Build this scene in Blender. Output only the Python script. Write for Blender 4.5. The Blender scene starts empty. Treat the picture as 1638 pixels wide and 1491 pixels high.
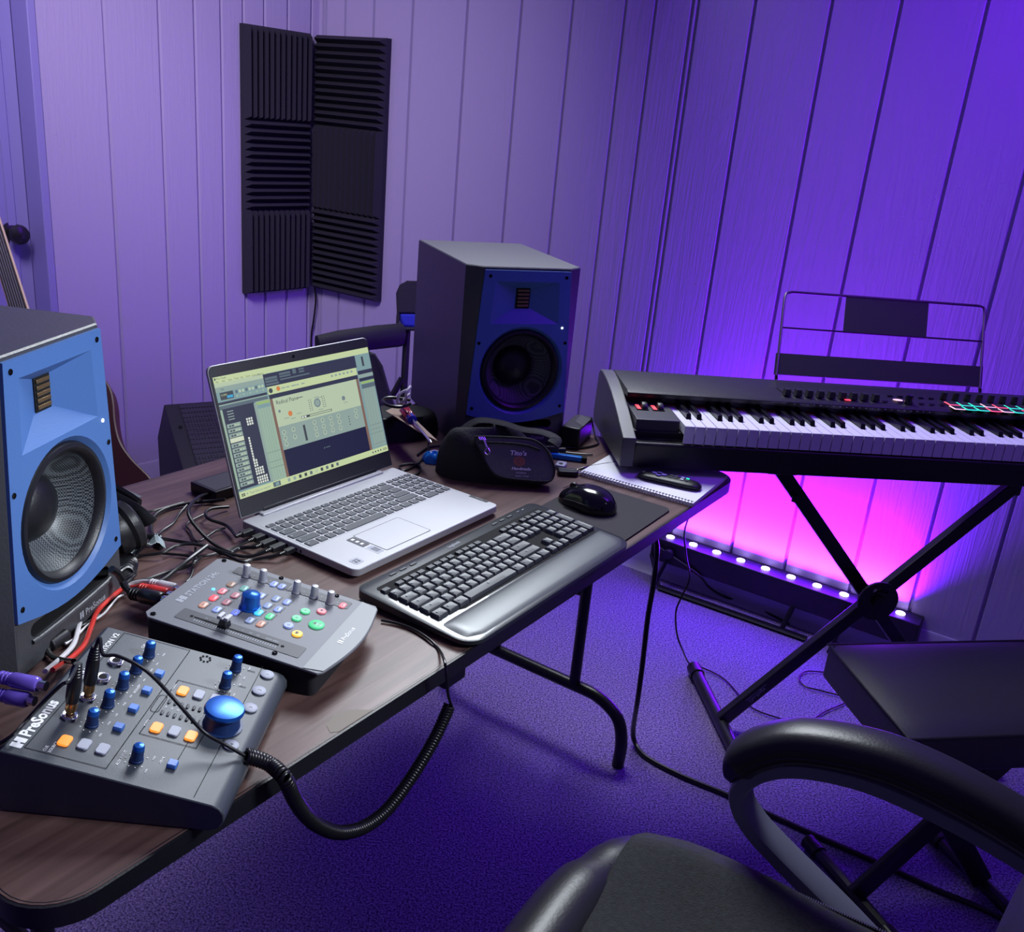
import bpy, math, random
from math import sin, cos, pi, radians, sqrt, atan2
from mathutils import Vector, Matrix
from mathutils.geometry import tessellate_polygon
random.seed(7)
scn = bpy.context.scene
COL = scn.collection

# ------------------------------------------------------------------ camera, world, exposure, key light and added fills
IW, IH, FPX = 1638.0, 1491.0, 1515.74
PITCH, ROLL, CAMH = .3512, .0933, 1.3994
CF = Vector((0, cos(PITCH), -sin(PITCH)))
_R0 = Vector((1, 0, 0)); _U0 = _R0.cross(CF)
CR = cos(ROLL)*_R0 + sin(ROLL)*_U0
CU = -sin(ROLL)*_R0 + cos(ROLL)*_U0
CC = Vector((0, 0, CAMH))
cam = bpy.data.objects.new('camera', bpy.data.cameras.new('camera'))
COL.objects.link(cam)
cam.matrix_world = Matrix(((CR.x, CU.x, -CF.x, 0), (CR.y, CU.y, -CF.y, 0), (CR.z, CU.z, -CF.z, CAMH), (0, 0, 0, 1)))
cam.data.sensor_fit = 'HORIZONTAL'; cam.data.sensor_width = 36.0
cam.data.lens = 36.0*FPX/IW
cam.data.clip_start = .02
scn.camera = cam

scn.view_settings.view_transform = 'Standard'
scn.view_settings.look = 'None'
scn.view_settings.exposure = 0.0
scn.view_settings.gamma = 1.0
scn.view_settings.use_curve_mapping = False

world = bpy.data.worlds.new('room_ambience'); scn.world = world
world.use_nodes = True
bg = world.node_tree.nodes['Background']
bg.inputs[0].default_value = (.12, .075, .36, 1); bg.inputs[1].default_value = .37

def area_light(name, loc, target, size, power, color, sy=None, spread=None):
    l = bpy.data.lights.new(name, 'AREA'); l.energy = power; l.color = color; l.size = size
    if sy: l.shape = 'RECTANGLE'; l.size_y = sy
    if spread: l.spread = spread
    o = bpy.data.objects.new(name, l); COL.objects.link(o); o.location = loc
    o.rotation_euler = (Vector(target)-Vector(loc)).to_track_quat('-Z', 'Y').to_euler()
    return o
area_light('ceiling_lamp', (.0, 2.68, 2.35), (.05, 1.15, .7), .85, 21, (.88, .94, 1.0), spread=radians(112))
area_light('left_wall_fill', (-.95, 1.5, 2.4), (-1.10, 3.2, 1.25), .6, 8.5, (.82, .72, 1.0), spread=radians(78))  # added unseen fill that brightens the left wall, no fixture there
area_light('violet_wall_fill', (1.55, 2.0, 2.35), (.62, 2.9, .95), .8, 12, (.21, .02, 1.0), spread=radians(84))  # added violet fill out of view, tints the back wall beyond the LED bar

area_light('speaker_side_fill', (1.25, .75, 1.9), (-.55, 1.02, .92), .35, 2.9, (.86, .93, 1.0), spread=radians(44))  # invented source off to the right, put in to light the left speaker front

# ------------------------------------------------------------------ pixel helpers (photo measurements -> points on known planes)
def ray(x, y): return CR*((x-IW/2)/FPX) - CU*((y-IH/2)/FPX) + CF
def at(x, y, z):
    d = ray(x, y); return CC + d*((z-CAMH)/d.z)
def onv(x, y, P, th):
    n = Vector((-sin(th), cos(th), 0)); d = ray(x, y)
    return CC + d*((Vector((P[0], P[1], 0))-Vector((0, 0, 0))).dot(n)/d.dot(n))

# ------------------------------------------------------------------ materials
def mat(name, col, rough=.5, metal=0., spec=.5, emit=None, estr=0., bump=None, noise=None, coat=0., alpha=None, trans=0.):
    m = bpy.data.materials.new(name); m.use_nodes = True
    nt = m.node_tree; b = nt.nodes['Principled BSDF']
    b.inputs['Base Color'].default_value = (*col, 1); b.inputs['Roughness'].default_value = rough
    b.inputs['Metallic'].default_value = metal; b.inputs['Specular IOR Level'].default_value = spec
    b.inputs['Coat Weight'].default_value = coat
    if trans: b.inputs['Transmission Weight'].default_value = trans
    if emit: b.inputs['Emission Color'].default_value = (*emit, 1); b.inputs['Emission Strength'].default_value = estr
    tc = nt.nodes.new('ShaderNodeTexCoord')
    if noise:   # (scale, amount) subtle tonal mottling
        n = nt.nodes.new('ShaderNodeTexNoise'); n.inputs['Scale'].default_value = noise[0]; n.inputs['Detail'].default_value = 6
        nt.links.new(tc.outputs['Object'], n.inputs['Vector'])
        mx = nt.nodes.new('ShaderNodeMix'); mx.data_type = 'RGBA'
        a = noise[1]
        mx.inputs[6].default_value = (*[c*(1-a) for c in col], 1); mx.inputs[7].default_value = (*[min(1, c*(1+a)) for c in col], 1)
        nt.links.new(n.outputs['Fac'], mx.inputs[0]); nt.links.new(mx.outputs[2], b.inputs['Base Color'])
    if bump:    # (scale, strength)
        n = nt.nodes.new('ShaderNodeTexNoise'); n.inputs['Scale'].default_value = bump[0]; n.inputs['Detail'].default_value = 5
        nt.links.new(tc.outputs['Object'], n.inputs['Vector'])
        bp = nt.nodes.new('ShaderNodeBump'); bp.inputs['Strength'].default_value = bump[1]; bp.inputs['Distance'].default_value = .002
        nt.links.new(n.outputs['Fac'], bp.inputs['Height']); nt.links.new(bp.outputs[0], b.inputs['Normal'])
    return m
M = {}
M['black'] = mat('black_plastic', (.008, .008, .011), .42, bump=(400, .15))
M['black_gloss'] = mat('glossy_black_plastic', (.006, .006, .009), .16, coat=.3)
M['black_matte'] = mat('matte_black', (.006, .006, .009), .85)
M['hole'] = mat('dark_recess', (.002, .002, .003), .9)
M['rubber'] = mat('black_cable_rubber', (.007, .007, .009), .34)
M['steel'] = mat('black_coated_steel', (.008, .008, .012), .35, .0, bump=(300, .1))
M['chrome'] = mat('nickel_metal', (.75, .75, .78), .22, 1)
M['brass'] = mat('brass_metal', (.55, .30, .12), .3, 1)
M['silver'] = mat('brushed_silver_aluminium', (.46, .46, .49), .42, .35, bump=(900, .05))
M['silver_dark'] = mat('grey_edge_metal', (.10, .10, .12), .35, .5)
M['keygrey'] = mat('grey_laptop_keycap', (.065, .07, .085), .5)
M['white'] = mat('white_ink', (.9, .9, .92), .6)
M['ink_grey'] = mat('pale_grey_ink', (.32, .34, .38), .5)
M['bezel'] = mat('dark_screen_bezel', (.022, .022, .026), .5, noise=(300, .3))
M['kb_key'] = mat('charcoal_satin_keycap', (.045, .05, .058), .42)
M['kb_body'] = mat('glossy_dark_keyboard_shell', (.03, .035, .04), .3, .1, coat=.3)
M['kb_rest'] = mat('satin_gunmetal_palm_rest', (.11, .12, .125), .36, .25)
M['spk_blue'] = mat('blue_speaker_baffle', (.07, .165, .42), .42, bump=(500, .12))
M['spk_box'] = mat('black_vinyl_cabinet', (.05, .052, .06), .40, bump=(250, .2))
M['cone'] = None
M['foam'] = mat('charcoal_acoustic_foam', (.020, .018, .030), .95, bump=(300, .5))
M['leather'] = mat('black_leather', (.018, .018, .022), .38, bump=(260, .12))
M['grey_arm'] = mat('grey_moulded_plastic', (.16, .17, .22), .4)
M['fabric'] = mat('charcoal_woven_fabric', (.035, .037, .04), .95, bump=(500, .9), noise=(160, .55))
M['nylon'] = mat('black_nylon', (.007, .007, .010), .75, bump=(200, .5))
M['nylon_grey'] = mat('dark_grey_canvas', (.11, .11, .12), .8, bump=(500, .8))
M['ms_body'] = mat('dark_slate_metal_panel', (.052, .060, .074), .45, .1, bump=(700, .06))
M['io_body'] = mat('slate_grey_metal_panel', (.15, .155, .175), .5, .1, bump=(700, .06))
M['io_lip'] = mat('light_grey_metal_lip', (.24, .25, .26), .5, .1)
M['io_strip'] = mat('dark_slate_inlay', (.06, .063, .075), .5)
M['blue_knob'] = mat('blue_anodised_knob', (.015, .12, .50), .28, .55)
M['blue_dark'] = mat('dark_blue_knob_skirt', (.008, .03, .12), .45)
M['blue_sq'] = mat('blue_square_button', (.07, .20, .62), .35)
M['grey_btn'] = mat('pale_grey_button', (.40, .42, .50), .5)
M['kb_white'] = mat('white_piano_key', (.78, .77, .86), .35)
M['kb_black'] = mat('black_piano_key', (.006, .006, .009), .22)
M['paper'] = mat('white_paper', (.78, .78, .86), .8)
M['pad'] = mat('dark_mousepad_cloth', (.030, .026, .033), .85, bump=(900, .4))
M['bluegel'] = mat('bright_blue_plastic', (.01, .22, .75), .18)
M['redplas'] = mat('dark_red_plastic', (.35, .02, .05), .2)
M['red'] = mat('red_cable_rubber', (.60, .03, .02), .35)
M['whitecab'] = mat('white_cable_rubber', (.62, .60, .62), .4)
M['purplecl'] = mat('purple_translucent_sleeve', (.16, .10, .55), .15, coat=.5)
M['tan'] = mat('tan_paper', (.42, .30, .22), .7)
M['cardboard'] = mat('tan_paper_edge', (.35, .26, .2), .8)
M['bluecloth'] = mat('royal_blue_cloth', (.01, .02, .35), .8)
M['guitar_red'] = mat('dark_red_lacquer', (.045, .002, .005), .5)
M['cream'] = mat('cream_maple', (.75, .55, .36), .4)
M['rosewood'] = mat('dark_rosewood', (.03, .025, .025), .5)
M['door'] = mat('painted_door', (.30, .27, .58), .45)
M['darkknob'] = mat('dark_bronze_knob', (.06, .06, .06), .3, .8)
M['tape'] = mat('grey_tape', (.16, .19, .2), .5)
M['cheek'] = mat('grey_painted_end_cheek', (.085, .085, .095), .4)
M['io_strip2'] = mat('charcoal_wheel_block', (.035, .035, .045), .45)
M['red_felt'] = mat('red_felt', (.35, .01, .02), .9)
M['stitch'] = mat('dark_stitching', (.03, .03, .035), .6)
M['wedge'] = mat('black_textured_paint', (.018, .018, .022), .6, bump=(250, .3))
M['screw'] = mat('black_screw', (.01, .01, .012), .3, .8)

def glow(name, col, base=None, s=1.0):
    return mat(name, base or col, .4, emit=col, estr=s)
M['or_lit'] = glow('lit_orange_button', (1, .30, .03), (.5, .2, .05), 1.0)
M['yel_lit'] = glow('lit_yellow_button', (1, .55, .04), (.5, .3, .05), .85)
M['green_lit'] = glow('lit_green_button', (.07, .80, .30), (.1, .4, .2), .55)
M['red_lit'] = glow('lit_red_button', (1, .06, .10), (.5, .1, .1), .95)
M['pink_b'] = glow('pink_button', (.9, .16, .22), (.5, .2, .22), .45)
M['rose_b'] = glow('dull_rose_button', (.55, .18, .25), (.4, .2, .22), .3)
M['peach_b'] = glow('peach_button', (.75, .32, .2), (.4, .25, .2), .4)
M['tan_b'] = glow('brown_button', (.30, .17, .12), (.3, .2, .15), .25)
M['blue_b'] = glow('periwinkle_button', (.24, .33, .80), (.25, .3, .5), .42)
M['blue2_b'] = glow('indigo_button', (.12, .16, .75), (.15, .2, .5), .5)
M['sky_b'] = glow('slate_blue_button', (.24, .33, .60), (.25, .3, .45), .3)
M['cyan_b'] = glow('lit_cyan_button', (.02, .50, 1.0), (.1, .4, .6), .9)
M['teal_b'] = glow('sage_button', (.12, .42, .36), (.15, .3, .28), .35)
M['white_led'] = glow('white_led', (1, 1, 1), None, 3)
M['blue_led'] = glow('blue_led', (.05, .35, 1), None, 3)
M['lens'] = glow('violet_led_lens', (.62, .45, 1.0), None, 9)
M['pad_red'] = glow('red_pad_rim', (1, .10, .15), None, .8)
M['pad_green'] = glow('green_pad_rim', (.02, .75, .42), None, .8)
M['pad_cream'] = glow('cream_pad_rim', (.85, .55, .5), None, .7)

def cone_mat():
    m = mat('woven_speaker_cone', (.03, .035, .04), .42); nt = m.node_tree; b = nt.nodes['Principled BSDF']
    tc = nt.nodes.new('ShaderNodeTexCoord'); w = nt.nodes.new('ShaderNodeTexChecker'); w.inputs['Scale'].default_value = 420
    w.inputs[1].default_value = (.15, .17, .18, 1); w.inputs[2].default_value = (.012, .014, .018, 1)
    nt.links.new(tc.outputs['Object'], w.inputs['Vector']); nt.links.new(w.outputs[0], b.inputs['Base Color'])
    return m
M['cone'] = cone_mat()

def wall_mat(name, col):
    m = mat(name, col, .42); nt = m.node_tree; b = nt.nodes['Principled BSDF']
    tc = nt.nodes.new('ShaderNodeTexCoord')
    mp = nt.nodes.new('ShaderNodeMapping'); mp.inputs['Scale'].default_value = (28, 28, 1.6)
    nt.links.new(tc.outputs['Object'], mp.inputs[0])
    g = nt.nodes.new('ShaderNodeTexNoise'); g.inputs['Scale'].default_value = 2.2; g.inputs['Detail'].default_value = 8; g.inputs['Distortion'].default_value = 1.6
    nt.links.new(mp.outputs[0], g.inputs['Vector'])
    mp2 = nt.nodes.new('ShaderNodeMapping'); mp2.inputs['Scale'].default_value = (9, 9, 4.2)
    nt.links.new(tc.outputs['Object'], mp2.inputs[0])
    v = nt.nodes.new('ShaderNodeTexVoronoi'); v.inputs['Scale'].default_value = 9.0
    nt.links.new(mp2.outputs[0], v.inputs['Vector'])
    n2 = nt.nodes.new('ShaderNodeTexNoise'); n2.inputs['Scale'].default_value = 3.0
    nt.links.new(tc.outputs['Object'], n2.inputs['Vector'])
    r = nt.nodes.new('ShaderNodeMapRange'); r.inputs[1].default_value = .0; r.inputs[2].default_value = .17; r.inputs[3].default_value = 1; r.inputs[4].default_value = 0
    nt.links.new(v.outputs['Distance'], r.inputs[0])
    r2 = nt.nodes.new('ShaderNodeMapRange'); r2.inputs[1].default_value = .56; r2.inputs[2].default_value = .66
    nt.links.new(n2.outputs['Fac'], r2.inputs[0])
    mu = nt.nodes.new('ShaderNodeMath'); mu.operation = 'MULTIPLY'
    nt.links.new(r.outputs[0], mu.inputs[0]); nt.links.new(r2.outputs[0], mu.inputs[1])
    sb = nt.nodes.new('ShaderNodeMath'); sb.operation = 'SUBTRACT'
    nt.links.new(g.outputs['Fac'], sb.inputs[0]); nt.links.new(mu.outputs[0], sb.inputs[1])
    bp = nt.nodes.new('ShaderNodeBump'); bp.inputs['Strength'].default_value = .28; bp.inputs['Distance'].default_value = .004
    nt.links.new(sb.outputs[0], bp.inputs['Height']); nt.links.new(bp.outputs[0], b.inputs['Normal'])
    return m
M['wall'] = wall_mat('painted_grooved_panelling', (.47, .41, .62))
M['base'] = mat('lavender_vinyl_baseboard', (.42, .37, .60), .4)

def carpet_mat():
    m = mat('short_pile_carpet', (.2, .15, .5), .95, spec=.1); nt = m.node_tree; b = nt.nodes['Principled BSDF']
    tc = nt.nodes.new('ShaderNodeTexCoord')
    n = nt.nodes.new('ShaderNodeTexNoise'); n.inputs['Scale'].default_value = 230; n.inputs['Detail'].default_value = 3
    nt.links.new(tc.outputs['Object'], n.inputs['Vector'])
    cr = nt.nodes.new('ShaderNodeValToRGB')
    cr.color_ramp.elements[0].position = .36; cr.color_ramp.elements[0].color = (.085, .060, .18, 1)
    cr.color_ramp.elements[1].position = .64; cr.color_ramp.elements[1].color = (.40, .29, .64, 1)
    nt.links.new(n.outputs['Fac'], cr.inputs[0]); nt.links.new(cr.outputs[0], b.inputs['Base Color'])
    bp = nt.nodes.new('ShaderNodeBump'); bp.inputs['Strength'].default_value = .9; bp.inputs['Distance'].default_value = .006
    nt.links.new(n.outputs['Fac'], bp.inputs['Height']); nt.links.new(bp.outputs[0], b.inputs['Normal'])
    return m
M['carpet'] = carpet_mat()

def wood_mat():
    m = mat('dark_walnut_laminate', (.1, .05, .04), .36); nt = m.node_tree; b = nt.nodes['Principled BSDF']
    tc = nt.nodes.new('ShaderNodeTexCoord')
    mp = nt.nodes.new('ShaderNodeMapping'); mp.inputs['Scale'].default_value = (1.6, 26, 26)
    nt.links.new(tc.outputs['Object'], mp.inputs[0])
    n = nt.nodes.new('ShaderNodeTexNoise'); n.inputs['Scale'].default_value = 2.4; n.inputs['Detail'].default_value = 8; n.inputs['Distortion'].default_value = .7
    nt.links.new(mp.outputs[0], n.inputs['Vector'])
    cr = nt.nodes.new('ShaderNodeValToRGB')
    e = cr.color_ramp.elements
    e[0].position = .28; e[0].color = (.070, .036, .031, 1); e[1].position = .75; e[1].color = (.175, .100, .090, 1)
    x = e.new(.5); x.color = (.112, .062, .055, 1)
    nt.links.new(n.outputs['Fac'], cr.inputs[0]); nt.links.new(cr.outputs[0], b.inputs['Base Color'])
    bp = nt.nodes.new('ShaderNodeBump'); bp.inputs['Strength'].default_value = .12; bp.inputs['Distance'].default_value = .001
    nt.links.new(n.outputs['Fac'], bp.inputs['Height']); nt.links.new(bp.outputs[0], b.inputs['Normal'])
    return m
M['wood'] = wood_mat()

# ------------------------------------------------------------------ mesh builder
def rr(w, d, r, seg=5, cx=0, cy=0):
    """rounded rectangle centred on cx, cy; r may be one radius or four (BL, BR, TR, TL)"""
    rs = r if isinstance(r, (list, tuple)) else (r,)*4
    out = []
    for (sx, sy, a0, q) in ((-1, -1, pi, rs[0]), (1, -1, 1.5*pi, rs[1]), (1, 1, 0, rs[2]), (-1, 1, .5*pi, rs[3])):
        ox, oy = cx+sx*(w/2-q), cy+sy*(d/2-q)
        if q < 1e-6: out.append((ox, oy)); continue
        for k in range(seg+1):
            a = a0+.5*pi*k/seg; out.append((ox+q*cos(a), oy+q*sin(a)))
    return out
def circ(r, n=24, cx=0, cy=0, sx=1., sy=1.): return [(cx+r*sx*cos(2*pi*k/n), cy+r*sy*sin(2*pi*k/n)) for k in range(n)]
def smooth_path(pts, n=6, closed=False):
    P = [Vector(p) for p in pts]; out = []
    N = len(P)
    rng = range(N if closed else N-1)
    for i in rng:
        if closed: a, b, c, d = P[(i-1) % N], P[i], P[(i+1) % N], P[(i+2) % N]
        else: a, b, c, d = P[max(i-1, 0)], P[i], P[i+1], P[min(i+2, N-1)]
        for k in range(n):
            t = k/n
            out.append(.5*((2*b)+(c-a)*t+(2*a-5*b+4*c-d)*t*t+(3*b-a-3*c+d)*t**3))
    if not closed: out.append(P[-1])
    return out

_text_cache = {}
def text_geo(s, bold=0.0):
    k = (s, bold)
    if k in _text_cache: return _text_cache[k]
    cu = bpy.data.curves.new('lettering', 'FONT'); cu.body = s; cu.size = 1; cu.resolution_u = 2; cu.offset = bold
    cu.align_x = 'LEFT'; cu.align_y = 'BOTTOM_BASELINE'
    ob = bpy.data.objects.new('lettering', cu); COL.objects.link(ob)
    dg = bpy.context.evaluated_depsgraph_get(); dg.update()
    me = bpy.data.meshes.new_from_object(ob.evaluated_get(dg))
    v = [tuple(x.co) for x in me.vertices]; f = [tuple(p.vertices) for p in me.polygons]
    bpy.data.objects.remove(ob); bpy.data.curves.remove(cu); bpy.data.meshes.remove(me)
    x0 = min((a[0] for a in v), default=0); x1 = max((a[0] for a in v), default=1)
    _text_cache[k] = (v, f, x0, x1); return _text_cache[k]

class MB:
    def __init__(s, M=None): s.v = []; s.f = []; s.m = []; s.M = M or Matrix.Identity(4)
    def add(s, vs, fs, mi=0, X=None):
        o = len(s.v); T = s.M @ X if X is not None else s.M
        s.v += [tuple(T @ Vector(p)) for p in vs]; s.f += [tuple(i+o for i in f) for f in fs]; s.m += [mi]*len(fs); return s
    def box(s, x0, x1, y0, y1, z0, z1, mi=0, X=None, taper=0):
        t = taper
        v = [(x0, y0, z0), (x1, y0, z0), (x1, y1, z0), (x0, y1, z0), (x0+t, y0+t, z1), (x1-t, y0+t, z1), (x1-t, y1-t, z1), (x0+t, y1-t, z1)]
        return s.add(v, [(3, 2, 1, 0), (4, 5, 6, 7), (0, 1, 5, 4), (1, 2, 6, 5), (2, 3, 7, 6), (3, 0, 4, 7)], mi, X)
    def hexa(s, v, mi=0, X=None): return s.add(v, [(3, 2, 1, 0), (4, 5, 6, 7), (0, 1, 5, 4), (1, 2, 6, 5), (2, 3, 7, 6), (3, 0, 4, 7)], mi, X)
    def prism(s, poly, z0, z1, mi=0, X=None, inset=0, scale=None):
        n = len(poly); top = poly
        if inset:
            cx = sum(p[0] for p in poly)/n; cy = sum(p[1] for p in poly)/n
            top = []
            for (x, y) in poly:
                dx, dy = x-cx, y-cy; l = sqrt(dx*dx+dy*dy) or 1
                top.append((x-dx/l*inset, y-dy/l*inset))
        zf = z1 if callable(z1) else (lambda x, y: z1)
        z0f = z0 if callable(z0) else (lambda x, y: z0)
        v = [(x, y, z0f(x, y)) for x, y in poly]+[(x, y, zf(x, y)) for x, y in top]
        f = [tuple(reversed(range(n))), tuple(range(n, 2*n))]+[(i, (i+1) % n, n+(i+1) % n, n+i) for i in range(n)]
        return s.add(v, f, mi, X)
    def rings(s, rings, mi=0, X=None, cap0=True, cap1=True, closed=True):
        n = len(rings[0]); v = [p for r in rings for p in r]; f = []
        for k in range(len(rings)-1):
            for i in range(n if closed else n-1):
                j = (i+1) % n; f.append((k*n+i, k*n+j, (k+1)*n+j, (k+1)*n+i))
        if closed and cap0: f.append(tuple(reversed(range(n))))
        if closed and cap1: f.append(tuple((len(rings)-1)*n+i for i in range(n)))
        return s.add(v, f, mi, X)
    def tube(s, pts, r, n=8, mi=0, X=None, closed=False, flat=None, up0=None):
        P = [Vector(p) for p in pts]; N = len(P); rs = r if isinstance(r, (list, tuple)) else [r]*N
        T = []
        for i in range(N):
            a = P[(i-1) % N] if (closed or i > 0) else P[i]; b = P[(i+1) % N] if (closed or i < N-1) else P[i]
            t = (b-a); T.append(t.normalized() if t.length > 1e-9 else Vector((0, 0, 1)))
        up = Vector(up0) if up0 else (Vector((0, 0, 1)) if abs(T[0].z) < .9 else Vector((1, 0, 0)))
        u = (up-T[0]*up.dot(T[0])).normalized(); R = []
        for i in range(N):
            u = (u-T[i]*u.dot(T[i]));
            u = u.normalized() if u.length > 1e-6 else Vector((1, 0, 0))
            w = T[i].cross(u)
            fl = flat if flat else (1, 1)
            R.append([tuple(P[i]+u*(rs[i]*fl[0]*cos(2*pi*k/n))+w*(rs[i]*fl[1]*sin(2*pi*k/n))) for k in range(n)])
        if closed: R.append(R[0]); return s.rings(R, mi, X, False, False)
        return s.rings(R, mi, X)
    def lathe(s, prof, n=24, mi=0, X=None, sx=1, sy=1, open_=False):
        R = [[(r*sx*cos(2*pi*k/n), r*sy*sin(2*pi*k/n), z) for k in range(n)] for r, z in prof]
        return s.rings(R, mi, X, prof[0][0] > 1e-6 and not open_, prof[-1][0] > 1e-6 and not open_)
    def plate(s, outer, holes, z, mi=0, X=None):
        loops = [[Vector((x, y, 0)) for x, y in L] for L in [outer]+holes]
        flat = [p for L in loops for p in L]
        tr = tessellate_polygon(loops)
        return s.add([(p.x, p.y, z) for p in flat], [tuple(t) for t in tr], mi, X)
    def text(s, st, x, y, size, z=0, mi=0, X=None, ang=0, bold=.0, width=None, shear=0, thick=None):
        v, f, x0, x1 = text_geo(st, bold)
        if not v: return s
        sx = size if width is None else width/(x1-x0)
        c, q = cos(ang), sin(ang); out = []
        for a in v:
            px, py = (a[0]-x0)*sx+shear*a[1]*size, a[1]*size
            out.append((x+px*c-py*q, y+px*q+py*c, z))
        return s.add(out, f, mi, X)
    def grid(s, fn, nu, nv, mi=0, X=None, wrapu=False):
        v = [tuple(fn(i/(nu if wrapu else nu-1), j/(nv-1))) for j in range(nv) for i in range(nu)]
        f = []
        for j in range(nv-1):
            for i in range(nu if wrapu else nu-1):
                k = (i+1) % nu; f.append((j*nu+i, j*nu+k, (j+1)*nu+k, (j+1)*nu+i))
        return s.add(v, f, mi, X)
    def mesh(s, name, mats, smooth=35):
        me = bpy.data.meshes.new(name); me.from_pydata(s.v, [], s.f)
        for m in (mats if isinstance(mats, (list, tuple)) else [mats]): me.materials.append(m if not isinstance(m, str) else M[m])
        me.polygons.foreach_set('material_index', s.m)
        me.update()
        if smooth:
            me.polygons.foreach_set('use_smooth', [True]*len(s.f)); me.set_sharp_from_angle(angle=radians(smooth))
        return me
    def build(s, name, mats, parent=None, bevel=0, smooth=35, sub=0, solid=0):
        o = bpy.data.objects.new(name, s.mesh(name, mats, smooth)); COL.objects.link(o)
        if parent: o.parent = parent
        if solid:
            q = o.modifiers.new('s', 'SOLIDIFY'); q.thickness = solid; q.offset = 0
        if bevel:
            b = o.modifiers.new('b', 'BEVEL'); b.width = bevel; b.segments = 2; b.limit_method = 'ANGLE'; b.angle_limit = radians(40)
        if sub:
            q = o.modifiers.new('u', 'SUBSURF'); q.levels = sub; q.render_levels = sub
        return o
def tag(o, label, cat, group=None, kind=None):
    o['label'] = label; o['category'] = cat
    if group: o['group'] = group
    if kind: o['kind'] = kind
    return o
def thing(name, label, cat, loc=(0, 0, 0), rz=0, group=None):
    o = bpy.data.objects.new(name, None); COL.objects.link(o); o.location = loc; o.rotation_euler = (0, 0, rz); o.empty_display_size = .05
    return tag(o, label, cat, group)
def struct(o): o['kind'] = 'structure'; return o
def copy_tree(o, parent=None):
    c = o.copy(); COL.objects.link(c)
    if parent: c.parent = parent
    for ch in list(o.children): copy_tree(ch, c)
    return c
def T(x, y, z): return Matrix.Translation((x, y, z))
def RX(a): return Matrix.Rotation(a, 4, 'X')
def RY(a): return Matrix.Rotation(a, 4, 'Y')
def RZ(a): return Matrix.Rotation(a, 4, 'Z')
def inst(name, me, parent, loc=(0, 0, 0), rot=None):
    o = bpy.data.objects.new(name, me); COL.objects.link(o); o.parent = parent; o.location = loc
    if rot: o.rotation_euler = rot
    return o

# ================================================================== THE ROOM
TZ = .74                                              # table top height
KC = Vector((-.851, 3.78, 0))                         # room corner
TL, TB = .9108, -.5674                                # wall directions
NL = Vector((-sin(TL), cos(TL), 0)); NB = Vector((-sin(TB), cos(TB), 0))
UL = Vector((cos(TL), sin(TL), 0)); UB = Vector((cos(TB), sin(TB), 0))
fl = MB(); fl.box(-3.6, 4.2, -2.2, 5.2, -.05, 0)
struct(fl.build('floor', M['carpet'], smooth=0))

def panel_wall(name, grooves, s0, s1, origin, xdir, inward, h=2.6, wide=.005):
    """boards with V grooves cut between them; local x along the wall, y into the room"""
    X = Matrix(((xdir.x, inward.x, 0, origin.x), (xdir.y, inward.y, 0, origin.y), (0, 0, 1, 0), (0, 0, 0, 1)))
    pr = [(s0, 0)]
    for g in sorted(grooves):
        pr += [(g-wide*1.3, 0), (g-wide*.6, -.011), (g+wide*.6, -.011), (g+wide*1.3, 0)]
    pr += [(s1, 0)]
    b = MB(X)
    n = len(pr)
    v = [(x, y, 0) for x, y in pr]+[(x, y, h) for x, y in pr]
    b.add(v, [(i, i+1, n+i+1, n+i) for i in range(n-1)])
    b.add([(s0, -.09, 0), (s1, -.09, 0), (s1, -.09, h), (s0, -.09, h)], [(0, 1, 2, 3)])
    b.add([(s0, 0, 0), (s0, -.09, 0), (s0, -.09, h), (s0, 0, h)], [(0, 1, 2, 3)])
    b.add([(s1, 0, 0), (s1, -.09, 0), (s1, -.09, h), (s1, 0, h)], [(0, 1, 2, 3)])
    return struct(b.build(name, M['wall'], smooth=0)), X
wl, XL = panel_wall('wall_left', [.035, .14, .241, .328, .416, .517, .645, .829], 0, 1.035, KC, -UL, -NL)
wb, XB = panel_wall('wall_back', [.02, .034, .129, .265, .441, .672, .885, 1.074, 1.256, 1.354, 1.470, 1.487, 1.655, 1.866, 2.042, 2.245, 2.42, 2.6, 2.8], 0, 3.4, KC, UB, -NB, wide=.0045)
# vinyl cove baseboards
for nm, X, L in (('baseboard_left', XL, 1.035), ('baseboard_back', XB, 3.4)):
    b = MB(X)
    prof = [(.0, .118), (.004, .118), (.007, .11), (.008, .03), (.014, .012), (.03, .0), (0, 0)]
    n = len(prof); v = [(.0, y, z) for y, z in prof]+[(L, y, z) for y, z in prof]
    b.add(v, [(i, (i+1) % n, n+(i+1) % n, n+i) for i in range(n)])
    struct(b.build(nm, M['base']))
# trim and door to the left of the wall
b = MB(XL); b.box(1.035, 1.06, -.10, 0, 0, 2.6)
struct(b.build('trim_1', M['door'], bevel=.003))
b = MB(XL); b.box(1.06, 2.3, -.14, -.10, 0, 2.6)
b.box(1.10, 1.125, -.10, -.094, 0, 2.6); b.box(1.20, 1.212, -.10, -.096, 0, 2.6)
dr = struct(b.build('door_1', M['door'], bevel=.002))
kn = onv(18, 372, KC+NL*.10, TL)
b = MB(Matrix.Translation(kn) @ Matrix(((NL.x, UL.x, 0, 0), (NL.y, UL.y, 0, 0), (0, 0, 1, 0), (0, 0, 0, 1))) @ RY(-pi/2))
b.lathe([(.032, 0), (.032, .004), (.014, .008), (.012, .03), (.026, .04), (.031, .052), (.027, .066), (.012, .072), (0, .073)], 28)
b.build('door_knob', M['darkknob'], dr)
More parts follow.
